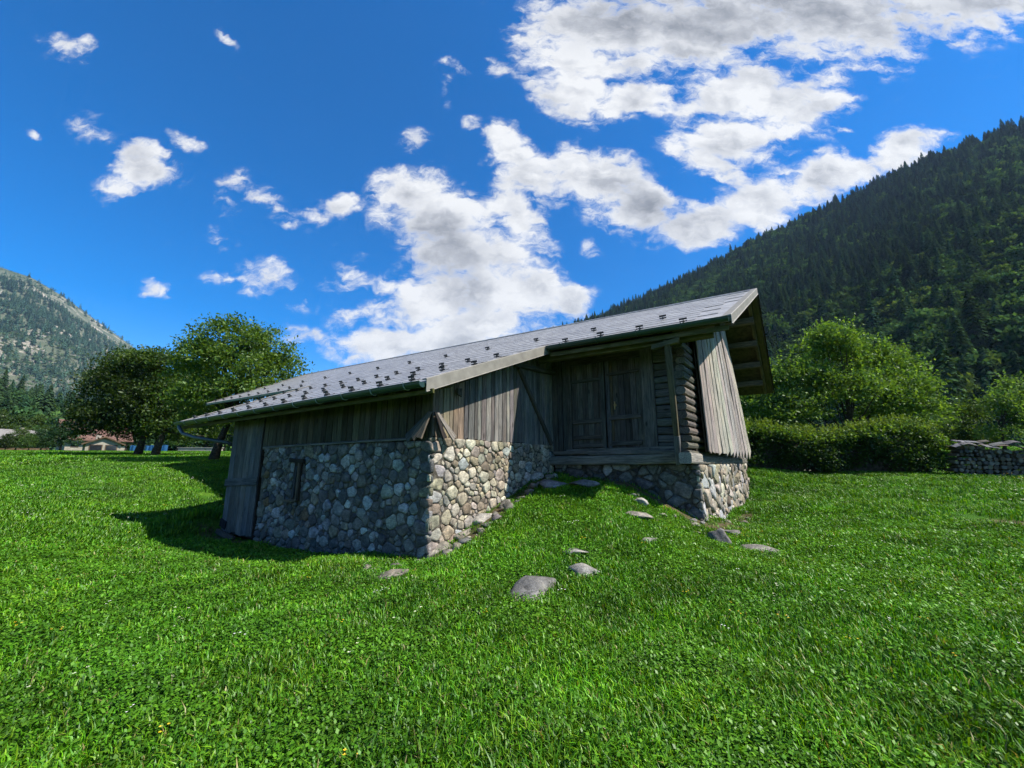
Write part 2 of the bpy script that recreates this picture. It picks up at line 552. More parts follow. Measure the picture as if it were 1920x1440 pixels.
CTRL = [(0, 0, 0), (-3, 0, 0), (3, 0, 0), (0, 3, 0), (-4, 3, -.05), (4, 3, .0), (8, 3, .12), (-8, 3, .0), (0, -5, 0), (12, 0, .15), (-12, 0, .1), (0, -12, 0), (-15, -8, .1), (15, -8, .2),
        W(0, -.15, -.02), W(-2.4, -.1, -.27), W(-4, -.1, -.36), W(-6, -.1, -.39), W(-8, -.1, -.39), W(-10, 0, -.34), W(-2, -1.2, -.14), W(-4, -1.6, -.24), W(-8, -1.6, -.3), W(-12, -1, -.15), W(-5, -3, -.12), W(-1.2, -1.0, -.06),
        W(.15, .65, .22), W(.15, 1.44, .50), W(.15, 2.61, .86), W(.15, 3.8, 1.24), W(.1, 4.7, 1.3),
        W(.77, 4.6, 1.18), W(1.6, 4.6, 1.14), W(2.2, 4.6, 1.0), W(2.95, 4.6, .62), W(3.7, 4.6, .28),
        W(1.0, 3.4, 1.08), W(1.9, 3.4, 1.0), W(2.7, 3.4, .70), W(1.0, 2.2, .82), W(2.0, 2.2, .74), W(2.8, 2.2, .50), W(1.0, 1.0, .46), W(2.0, 1.0, .44), W(3.0, 1.0, .28), W(1.0, -.1, .20), W(2.2, -.1, .22), W(.35, -.55, .05), W(-.3, -.9, -.04), W(1.6, -1.2, .06), W(3.2, -.4, .12), W(3.4, 3.4, .32), W(3.9, 2.2, .18), W(4.8, 2.0, .10),
        W(3.9, 6.9, .08), W(4.2, 10, .14), W(4.5, 12.5, .35), W(6, 5, .16), W(7, 8, .30), W(6, 11, .5),
        (11, 11, .42), (7.5, 11, .40), (9.5, 17, 1.1), (12, 17, 1.08), (16, 16, 1.05), (20, 15.5, 1.0), (26, 14, 1.0), (14, 22, 1.5), (22, 22, 1.4), (30, 30, 2.2), (12, 32, 1.9), (35, 10, 1.0),
        (-10, 9, .05), (-14, 12, .28), (-9, 12, .1), (-18, 18, .95), (-14, 25, 1.52), (-24, 25, 1.6), (-32, 32, 2.0), (-26, 38, 2.15), (-45, 45, 2.6), (-30, 55, 2.8), (-60, 40, 2.6), (-60, 75, 3.2), (-20, 75, 3.2), (-40, 100, 3.4), (-30, 10, .7), (-45, 10, 1.4),
        W(-4, 6, 0), W(-12, 6, .2), W(-4, 14, .8), W(-14, 14, 1.0), (10, 60, 3), (50, 60, 3.6), (60, 20, 2.0), (0, 90, 3.4), (-60, -40, 1), (60, -40, 1), (0, -60, .5), (90, 90, 4), (-100, 100, 3.6), (-100, 0, 2), (100, 0, 2.5)]
CP = np.array(CTRL, dtype=float)


def _phi(r):
    return np.where(r > 1e-9, r * r * np.log(np.maximum(r, 1e-9)), 0.0)


_n = len(CP)
_K = _phi(np.hypot(CP[:, None, 0] - CP[None, :, 0], CP[:, None, 1] - CP[None, :, 1])) + np.eye(_n) * 0.02
_Pm = np.c_[np.ones(_n), CP[:, :2]]
_A = np.zeros((_n + 3, _n + 3))
_A[:_n, :_n] = _K
_A[:_n, _n:] = _Pm
_A[_n:, :_n] = _Pm.T
_S = np.linalg.solve(_A, np.r_[CP[:, 2], 0, 0, 0])


def ground_np(x, y):
    x, y = np.asarray(x, float), np.asarray(y, float)
    sh = x.shape
    x, y = x.ravel(), y.ravel()
    z = np.zeros(len(x))
    for i in range(0, len(x), 20000):
        xs, ys = x[i:i + 20000], y[i:i + 20000]
        z[i:i + 20000] = _phi(np.hypot(xs[:, None] - CP[None, :, 0], ys[:, None] - CP[None, :, 1])) @ _S[:_n] + _S[_n] + _S[_n + 1] * xs + _S[_n + 2] * ys
    d = np.hypot(x, y)
    far = 2.2 + 1.6 * np.tanh(y / 120.0)
    t = np.clip((d - 75) / 35, 0, 1)
    t = t * t * (3 - 2 * t)
    z = z * (1 - t) + far * t
    # gentle unevenness of the turf
    a = np.exp(-(d / 60) ** 2)
    z = z + a * (0.035 * np.sin(x * 1.1 + 0.6 * np.sin(y * 0.8)) * np.sin(y * 0.9 + 1.3) + 0.018 * np.sin(x * 2.9 + 1.0 + np.sin(y * 1.7)) * np.sin(y * 3.3) + 0.012 * np.sin(x * 6.1 + y * 2) * np.sin(y * 5.3 - x))
    return z.reshape(sh)


def ground_z(x, y):
    return float(ground_np(np.array([x]), np.array([y]))[0])


def at(px, py, dmax=90.0):
    """where the line of sight through a photo pixel meets the ground"""
    r = ray(px, py)
    r = r / r.y
    ts = np.concatenate([np.arange(1.2, 14, 0.05), np.arange(14, dmax, 0.25)])
    g = ground_np(ts * r.x, ts)
    h = EYE + ts * r.z - g
    k = np.argmax(h < 0) if (h < 0).any() else len(ts) - 1
    t = ts[k]
    return Vector((t * r.x, t, ground_z(t * r.x, t)))


def graded(lo, hi, fine_lo, fine_hi, step, grow=1.14):
    a = list(np.arange(fine_lo, fine_hi + step, step))
    s = step
    while a[-1] < hi:
        s *= grow
        a.append(a[-1] + s)
    s = step
    while a[0] > lo:
        s *= grow
        a.insert(0, a[0] - s)
    return np.array(a)


gx = graded(-6000, 6000, -14, 16, 0.22)
gy = graded(-3000, 9000, 0.6, 18, 0.22)
GX, GY = np.meshgrid(gx, gy)
GZ = ground_np(GX, GY)
gv = np.c_[GX.ravel(), GY.ravel(), GZ.ravel()]
nx = len(gx)
ii, jj = np.meshgrid(np.arange(nx - 1), np.arange(len(gy) - 1))
b0 = (jj * nx + ii).ravel()
gf = np.c_[b0, b0 + 1, b0 + nx + 1, b0 + nx]
me = np_mesh('ground', gv, gf, M['ground'], smooth=True)


def seg_d(u, v, a, b):
    ax, ay = a
    bx, by = b
    t = np.clip(((u - ax) * (bx - ax) + (v - ay) * (by - ay)) / ((bx - ax) ** 2 + (by - ay) ** 2), 0, 1)
    return np.hypot(u - ax - t * (bx - ax), v - ay - t * (by - ay))


def earth_mask(x, y):
    """bare soil: the worn strip along the ramp's edge, the wall foot by the gable, a bald spot at the right"""
    du, dv = x - CORNER.x, y - CORNER.y
    u = du * U.x + dv * U.y
    v = du * V.x + dv * V.y
    nz = 0.10 * np.sin(x * 5.1 + 2 * np.sin(y * 3.7)) + 0.07 * np.sin(y * 9.3 + x * 4)
    m = np.clip(1 - (seg_d(u, v, (-.15, -.75), (.28, .2)) + nz * .7) / .20, 0, 1)
    m = np.maximum(m, np.clip(1 - (seg_d(u, v, (.28, .1), (.30, 4.4)) + nz * .8) / .30, 0, 1) * np.where(v < 2.2, .95, .8))
    m = np.maximum(m, np.clip(1 - (seg_d(u, v, (.3, 4.45), (3.6, 4.45)) + nz) / .45, 0, 1))
    m = np.maximum(m, np.clip(1 - (seg_d(u, v, (3.95, 4.4), (4.75, 11.8)) + nz) / .38, 0, 1) * .6)
    m = np.maximum(m, np.clip(1 - (np.hypot((x - 11.4) / 1.5, (y - 8.9) / .7) + nz), 0, 1) * 1.2)
    m = np.maximum(m, np.clip(1 - (seg_d(u, v, (-8.2, -.1), (-6.2, -.15)) + nz) / .3, 0, 1) * .8)
    return np.clip(m * 1.6, 0, 1)


ea = earth_mask(gv[:, 0], gv[:, 1])
atr = me.attributes.new('earth', 'FLOAT', 'POINT')
atr.data.foreach_set('value', ea.astype(np.float32))
tag(link('ground', me), kind='structure')

# ------------------------------------------------------------------ scattering (grass, far woods)


def store(name, me):
    o = bpy.data.objects.new(name, me)
    c = bpy.data.collections.new(name)
    c.objects.link(o)
    return o


def scatter(name, objs, pos, rot, scl, idx, label, cat):
    """one object of countless plants: source shapes instanced on its points"""
    me = bpy.data.meshes.new(name)
    n = len(pos)
    me.vertices.add(n)
    me.vertices.foreach_set('co', np.asarray(pos, np.float32).ravel())
    me.update()
    a = me.attributes.new('rot', 'FLOAT_VECTOR', 'POINT'); a.data.foreach_set('vector', np.asarray(rot, np.float32).ravel())
    a = me.attributes.new('scl', 'FLOAT_VECTOR', 'POINT'); a.data.foreach_set('vector', np.asarray(scl, np.float32).ravel())
    a = me.attributes.new('idx', 'INT', 'POINT'); a.data.foreach_set('value', np.asarray(idx, np.int32))
    o = link(name, me)
    ng = bpy.data.node_groups.new(name, 'GeometryNodeTree')
    ng.interface.new_socket('Geometry', in_out='INPUT', socket_type='NodeSocketGeometry')
    ng.interface.new_socket('Geometry', in_out='OUTPUT', socket_type='NodeSocketGeometry')
    t = NT(ng)
    gi = t.node('NodeGroupInput')
    go = t.node('NodeGroupOutput')

    def attr(nm, dt):
        nd = t.node('GeometryNodeInputNamedAttribute', data_type=dt)
        nd.inputs['Name'].default_value = nm
        return nd.outputs['Attribute']
    ip = t.node('GeometryNodeInstanceOnPoints', {'Points': gi.outputs[0], 'Pick Instance': True, 'Rotation': attr('rot', 'FLOAT_VECTOR'), 'Scale': attr('scl', 'FLOAT_VECTOR'), 'Instance Index': attr('idx', 'INT')})
    j = t.node('GeometryNodeJoinGeometry')
    for ob in reversed(objs):
        oi = t.node('GeometryNodeObjectInfo', {'Object': ob})
        oi.inputs['As Instance'].default_value = True
        t.l.new(oi.outputs['Geometry'], j.inputs[0])
    t.l.new(j.outputs[0], ip.inputs['Instance'])
    t.l.new(ip.outputs[0], go.inputs[0])
    md = o.modifiers.new('scatter', 'NODES')
    md.node_group = ng
    return tag(o, label, cat, kind='stuff')


GC = [(0.048, 0.172, 0.004), (0.070, 0.212, 0.005), (0.032, 0.122, 0.005), (0.110, 0.232, 0.009)]
LC = [(0.050, 0.155, 0.006), (0.078, 0.202, 0.012), (0.036, 0.116, 0.005)]


def inside_barn(x, y):
    du, dv = x - CORNER.x, y - CORNER.y
    u = du * U.x + dv * U.y
    v = du * V.x + dv * V.y
    a = (u > -7.95) & (u < 0.02) & (v > 0.0) & (v < 5)
    b = (u > -15.5) & (u < 3.64 + .054 * (v - 4.7)) & (v > 4.72) & (v < 12.6)
    return a | b


def grass_points(n, dmin, dmax, seed, xlim=1.62):
    """points over the meadow, evenly dense per area within a ring around the viewer"""
    g = np.random.default_rng(seed)
    ang = g.uniform(-R(80), R(80), n)
    d = np.sqrt(g.uniform(dmin ** 2, dmax ** 2, n))
    x, y = d * np.sin(ang), d * np.cos(ang)
    k = ~inside_barn(x, y) & (g.uniform(0, 1, n) > earth_mask(x, y) * 1.05 - .04)
    return x[k], y[k], g


def clump(x, y):
    return .5 + .25 * np.sin(x * 1.9 + 1.5 * np.sin(y * 1.3)) * np.sin(y * 2.3 + np.sin(x * 1.1)) + .25 * np.sin(x * 4.3 + 2.1 * np.sin(y * 3.1 + 1)) * np.sin(y * 5.2 + 1.7 * np.sin(x * 2.7))


def unit(v):
    return v / (np.linalg.norm(v, axis=1)[:, None] + 1e-9)


def near_turf():
    """every blade and broad leaf of the turf round the viewer, as real geometry"""
    g = np.random.default_rng(21)
    n = 720000
    d = g.uniform(.9, 13.5, n)
    ang = g.uniform(-R(84), R(84), n)
    x, y = d * np.sin(ang), d * np.cos(ang)
    k = ~inside_barn(x, y) & (g.uniform(0, 1, n) > earth_mask(x, y) * 1.05 - .03)
    x, y, d = x[k], y[k], d[k]
    z = ground_np(x, y)
    n = len(x)
    kind = np.sin(x * 2.7 + 2 * np.sin(y * 1.9)) * np.sin(y * 3.1 + 1.4 * np.sin(x * 2.2)) + g.normal(0, .5, n)
    is_leaf = kind > .22
    cl = clump(x, y)
    base = np.c_[x, y, z]
    V_, F_, C_ = [], [], []
    # blades
    q = ~is_leaf
    m = q.sum()
    b = base[q]
    dd = d[q]
    h = g.uniform(.032, .088, m) * (.72 + .5 * cl[q]) * np.where(g.uniform(size=m) < .05, 1.5, 1.0)
    wd = (.0056 + .0009 * dd) * g.uniform(.6, 1.3, m)
    th = g.uniform(0, 2 * math.pi, m)
    ln = g.uniform(.15, 1.15, m) * h
    dx = np.c_[np.cos(th), np.sin(th), np.zeros(m)]
    tw = th + g.normal(0, .5, m)
    sd = np.c_[-np.sin(tw), np.cos(tw), np.zeros(m)] * (wd * .5)[:, None]
    up = np.array([0, 0, 1.0])
    p0 = b - up * .015
    p1 = b + dx * (ln * .30)[:, None] + up * (h * .62)[:, None]
    p2 = b + dx * ln[:, None] + up * (h * g.uniform(.72, 1.0, m))[:, None]
    v = np.stack([p0 - sd, p0 + sd, p1 + sd * .95, p1 - sd * .95, p2], 1).reshape(-1, 3)
    i0 = np.arange(m) * 5
    f = np.stack([np.c_[i0, i0 + 1, i0 + 2], np.c_[i0, i0 + 2, i0 + 3], np.c_[i0 + 3, i0 + 2, i0 + 4]], 1).reshape(-1, 3)
    c = np.array(GC)[g.integers(len(GC), size=m)] * (g.uniform(.55, 1.45, m) * (.6 + .8 * clump(b[:, 0] * .6 + 5, b[:, 1] * .6)))[:, None]
    dry = g.uniform(size=m) < .035
    c[dry] = np.array([.20, .19, .07]) * g.uniform(.7, 1.2, dry.sum())[:, None]
    V_.append(v); F_.append(f); C_.append(np.repeat(c, 3, 0))
    # broad leaves of clover, dandelion, plantain
    q = is_leaf
    m = q.sum()
    b = base[q]
    s_ = (.0165 + .0021 * d[q]) * g.uniform(.6, 1.5, m)
    th = g.uniform(0, 2 * math.pi, m)
    tl = g.uniform(-.2, .8, m)
    ax = np.c_[np.cos(th) * np.cos(tl), np.sin(th) * np.cos(tl), np.sin(tl)]
    sd = unit(np.c_[-np.sin(th), np.cos(th), g.uniform(-.5, .5, m)])
    c0 = b + up * (g.uniform(.012, .085, m) * (.6 + .6 * cl[q]))[:, None]
    v = np.stack([c0, c0 + ax * (s_ * .45)[:, None] + sd * (s_ * .36)[:, None], c0 + ax * s_[:, None], c0 + ax * (s_ * .45)[:, None] - sd * (s_ * .36)[:, None]], 1).reshape(-1, 3)
    i0 = np.arange(m) * 4 + len(V_[0])
    f = np.stack([np.c_[i0, i0 + 1, i0 + 2], np.c_[i0, i0 + 2, i0 + 3]], 1).reshape(-1, 3)
    c = np.array(LC)[g.integers(len(LC), size=m)] * g.uniform(.65, 1.35, m)[:, None]
    V_.append(v); F_.append(f); C_.append(np.repeat(c, 2, 0))
    me = np_mesh('grass', np.concatenate(V_), np.concatenate(F_), M['grass'], np.concatenate(C_))
    return tag(link('grass', me), 'lush green meadow grass and clover around the barn', 'grass', kind='stuff')


near_turf()


def patch_mesh(seed, nb, rad, hmin, hmax, wid, leafs, lsize):
    """a sod of many blades; spaced so that sods overlap a little"""
    g = np.random.default_rng(seed)
    m = nb
    a = g.uniform(0, 2 * math.pi, m)
    r_ = rad * np.sqrt(g.uniform(0, 1, m))
    b = np.c_[r_ * np.cos(a), r_ * np.sin(a), np.zeros(m)]
    h = g.uniform(hmin, hmax, m)
    th = g.uniform(0, 2 * math.pi, m)
    dx = np.c_[np.cos(th), np.sin(th), np.zeros(m)]
    sd = np.c_[-np.sin(th), np.cos(th), np.zeros(m)] * (wid * g.uniform(.6, 1.3, m) * .5)[:, None]
    ln = g.uniform(.2, 1.1, m) * h
    up = np.array([0, 0, 1.0])
    p0 = b - up * .06
    p1 = b + dx * (ln * .3)[:, None] + up * (h * .62)[:, None]
    p2 = b + dx * ln[:, None] + up * (h * .9)[:, None]
    v = np.stack([p0 - sd, p0 + sd, p1 + sd, p1 - sd, p2], 1).reshape(-1, 3)
    i0 = np.arange(m) * 5
    f = np.stack([np.c_[i0, i0 + 1, i0 + 2], np.c_[i0, i0 + 2, i0 + 3], np.c_[i0 + 3, i0 + 2, i0 + 4]], 1).reshape(-1, 3)
    c = np.repeat(np.array(GC)[g.integers(len(GC), size=m)] * g.uniform(.65, 1.35, m)[:, None], 3, 0)
    return np_mesh('sod', v, f, M['grass'], c)


SODS = [store('sod_%d' % k, patch_mesh(30 + k, 420, .62, .05, .13, .017, 0, 0)) for k in range(4)]
FAR_SODS = [store('far_sod_%d' % k, patch_mesh(40 + k, 520, 1.5, .06, .15, .040, 0, 0)) for k in range(3)]


def lay(n, dmin, dmax, seed, nk, smin, smax, probs):
    x, y, g = grass_points(n, dmin, dmax, seed)
    z = ground_np(x, y)
    gxs, gys = (ground_np(x + .3, y) - ground_np(x - .3, y)) / .6, (ground_np(x, y + .3) - ground_np(x, y - .3)) / .6
    m = len(x)
    rot = []
    for i in range(m):
        t_ = Vector((0, 0, 1)).rotation_difference(Vector((-gxs[i], -gys[i], 1)))
        e = (t_.to_matrix() @ Matrix.Rotation(float(g.uniform(0, 6.283)), 3, 'Z')).to_euler()
        rot.append((e.x, e.y, e.z))
    s = g.uniform(smin, smax, m)
    idx = g.choice(nk, m, p=probs)
    return np.c_[x, y, z - .005], np.array(rot), np.c_[s, s, s * g.uniform(.8, 1.2, m)], idx


L3 = lay(4300, 12.8, 34.0, 23, 4, .9, 1.15, [.25] * 4)
scatter('meadow_grass', SODS, *L3, 'meadow grass from the barn back to the hedge and the trees', 'grass')
L4 = lay(4300, 33.0, 85.0, 24, 3, .9, 1.2, [.34, .33, .33])
scatter('far_meadow_grass', FAR_SODS, *L4, 'farthest strip of meadow grass before the houses and woods', 'grass')
# small flowers
m_fl, t_fl = new_mat('petal')
principled(t_fl, t_fl.node('ShaderNodeAttribute', attribute_name='tint').outputs['Color'], 0.6, 0.2)


def flower_mesh(seed, col, s):
    g = np.random.default_rng(seed)
    V_, F_, C_ = [], [], []
    for k in range(3):
        x, y = g.normal(0, .12, 2)
        h = g.uniform(.10, .16)
        for q in range(4):
            a = q * math.pi / 2 + g.uniform(0, .5)
            b = len(V_)
            V_ += [(x, y, h), (x + s * math.cos(a - .5), y + s * math.sin(a - .5), h + s * .3), (x + s * 1.2 * math.cos(a), y + s * 1.2 * math.sin(a), h + s * .35), (x + s * math.cos(a + .5), y + s * math.sin(a + .5), h + s * .3)]
            F_ += [(b, b + 1, b + 2, b + 3)]
            C_ += [col]
    return np_mesh('flower', np.array(V_), np.array(F_), m_fl, np.array(C_))


FLOW = [store('yellow_flower', flower_mesh(1, (.75, .50, .03), .012)), store('white_flower', flower_mesh(2, (.75, .75, .70), .011)), store('pale_flower', flower_mesh(3, (.62, .64, .45), .016))]
fa = lay(360, 2.2, 16, 31, 3, .45, .8, [.5, .35, .15])
fb_ = lay(900, 14, 42, 32, 3, 1.0, 2.0, [.12, .33, .55])
fl = [np.concatenate(a) for a in zip(fa, fb_)]
scatter('meadow_flowers', FLOW, *fl, 'tiny yellow and white flowers dotted in the meadow', 'flowers')
# ------------------------------------------------------------------ the barn (local axes: x = u, y = v)
barn = empty('barn', CORNER, -PHI, 'old alpine barn with rubble stone base, weathered board walls and grey metal roof', 'barn')


def lerp(a, b, t):
    return a + (b - a) * t


def z_low(u): return 2.905 + .012 * u          # lower eave
def z_mid(u): return 4.43 - .009 * u           # main eave, where the pitch changes
def z_top(u): return 6.85 - .014 * u           # ridge
V0, V1, V2, V3 = -.6, 3.34, 8.5, 13.5


def roof_z(u, v):
    if v <= V1: return lerp(z_low(u), z_mid(u), (v - V0) / (V1 - V0))
    if v <= V2: return lerp(z_mid(u), z_top(u), (v - V1) / (V2 - V1))
    return lerp(z_top(u), 4.34, (v - V2) / (V3 - V2))


def verge_u(v):
    if v <= V1: return .43 + .16 * (v - V0) / (V1 - V0)
    if v <= V2: return 4.65 + .46 * (v - V1) / (V2 - V1)
    return 5.11 + .12 * (v - V2) / (V3 - V2)


UL_LOW, UL_MAIN = -10.2, -20.0


def gable_u(v): return 3.64 + .054 * (v - 4.7)


def jit(c, k=.18):
    f = random.uniform(1 - k, 1 + k)
    return tuple(max(0.004, x * f * random.uniform(.94, 1.06)) for x in c)


def plank(name, parent, p0, p1, n, w0, w1=None, th=.028, col=(.2, .18, .15), mat='wood', warp=.004, cut=.02, seg=4, bow=0.0, raw=False):
    """a board from p0 to p1 lying on a face with normal n; its own axes carry the grain"""
    w1 = w0 if w1 is None else w1
    p0, p1, n = Vector(p0), Vector(p1), Vector(n).normalized()
    al = p1 - p0
    L = al.length
    al.normalize()
    n = (n - al * n.dot(al)).normalized()
    ac = al.cross(n)
    vs, fs = [], []
    c0, c1 = random.uniform(-cut, cut), random.uniform(-cut, cut)
    for i in range(seg + 1):
        t = i / seg
        hw = lerp(w0, w1, t) / 2
        z = random.uniform(-warp, warp) + bow * math.sin(math.pi * t)
        l, r_ = -hw + random.uniform(-.003, .003), hw + random.uniform(-.003, .003)
        y = t * L
        yl = y - (c0 if i == 0 else 0) - (c1 if i == seg else 0)
        yr = y + (c0 if i == 0 else 0) + (c1 if i == seg else 0)
        b = min(.006, hw * .3)
        vs += [(l, yl, z), (l, yl, z + th - b), (l + b, yl, z + th), (r_ - b, yr, z + th), (r_, yr, z + th - b), (r_, yr, z)]
    for i in range(seg):
        a = i * 6
        for k in range(6):
            k2 = (k + 1) % 6
            fs.append((a + k, a + 6 + k, a + 6 + k2, a + k2))
    fs.append((0, 1, 2, 3, 4, 5))
    e = seg * 6
    fs.append((e + 5, e + 4, e + 3, e + 2, e + 1, e))
    m = Matrix((ac.to_4d(), al.to_4d(), n.to_4d(), p0.to_4d())).transposed()
    for k in range(3):
        m[3][k] = 0.0
    return link(name, mesh(name, vs, fs, M[mat]), parent, None, m, col if raw else tuple(x * .58 for x in col))


def log_beam(name, parent, p0, p1, w, h, col, mat='wood', roundness=.3, seg=3, up=(0, 0, 1), wob=.012):
    """a squared or round-edged timber, axis p0 to p1"""
    p0, p1 = Vector(p0), Vector(p1)
    al = (p1 - p0)
    L = al.length
    al.normalize()
    up = Vector(up)
    n = (up - al * up.dot(al)).normalized()
    ac = al.cross(n)
    c = roundness * min(w, h)
    prof = [(-w / 2 + c, -h / 2), (w / 2 - c, -h / 2), (w / 2 - c * .29, -h / 2 + c * .29), (w / 2, -h / 2 + c), (w / 2, h / 2 - c), (w / 2 - c * .29, h / 2 - c * .29), (w / 2 - c, h / 2), (-w / 2 + c, h / 2), (-w / 2 + c * .29, h / 2 - c * .29), (-w / 2, h / 2 - c), (-w / 2, -h / 2 + c), (-w / 2 + c * .29, -h / 2 + c * .29)]
    k = len(prof)
    vs, fs = [], []
    for i in range(seg + 1):
        t = i / seg
        ox, oz = random.uniform(-wob, wob), random.uniform(-wob, wob)
        s = 1 + random.uniform(-.03, .03)
        vs += [(x * s + ox, t * L, z * s + oz) for x, z in prof]
    for i in range(seg):
        for q in range(k):
            a = i * k
            fs.append((a + q, a + k + q, a + k + (q + 1) % k, a + (q + 1) % k))
    fs.append(tuple(range(k)))
    fs.append(tuple(reversed(range(seg * k, seg * k + k))))
    m = Matrix((ac.to_4d(), al.to_4d(), n.to_4d(), p0.to_4d())).transposed()
    for q in range(3):
        m[3][q] = 0.0
    return link(name, mesh(name, vs, fs, M[mat]), parent, None, m, tuple(x * .58 for x in col))


# --- solid dark mass added inside to keep the light out
mb = MB()


def prism(prof, ua, ub):
    n = len(prof)
    vs = [(ua(v), v, z) for v, z in prof] + [(ub(v), v, z) for v, z in prof]
    fs = [tuple(range(n)), tuple(reversed(range(n, 2 * n)))] + [(i, i + n, (i + 1) % n + n, (i + 1) % n) for i in range(n)]
    mb.add(vs, fs)


prism([(.30, -.8), (4.9, -.8), (4.9, 4.75), (.30, 2.98)], lambda v: -7.7, lambda v: -.09)
prism([(4.95, -.8), (12.3, -.8), (12.3, 4.55), (8.5, 6.45), (4.95, 4.85)], lambda v: -15.4, lambda v: gable_u(v) - .22)
mb.build('light_block', M['dark_timber'], barn)

# --- rubble walls: every stone its own piece
STONES = []          # (verts, faces, colour, weight, wall)


def clip_poly(poly, nx_, ny_, d):
    out_ = []
    m = len(poly)
    for i in range(m):
        a, b = poly[i], poly[(i + 1) % m]
        da, db = a[0] * nx_ + a[1] * ny_ - d, b[0] * nx_ + b[1] * ny_ - d
        if da <= 0: out_.append(a)
        if (da < 0 < db) or (db < 0 < da):
            t = da / (da - db)
            out_.append((a[0] + (b[0] - a[0]) * t, a[1] + (b[1] - a[1]) * t))
    return out_


GREYS = [(.124, .122, .116), (.162, .158, .148), (.084, .083, .080), (.215, .210, .194), (.136, .122, .098), (.235, .228, .206), (.070, .070, .070), (.155, .134, .100), (.108, .103, .094)]
TANS = [(.28, .245, .18), (.225, .19, .135), (.34, .305, .235), (.265, .24, .19), (.185, .16, .118), (.38, .35, .285), (.23, .215, .185)]
DARKS = [(0.078, 0.083, 0.086), (0.111, 0.111, 0.107), (0.065, 0.068, 0.072), (0.143, 0.137, 0.124), (0.104, 0.095, 0.081)]


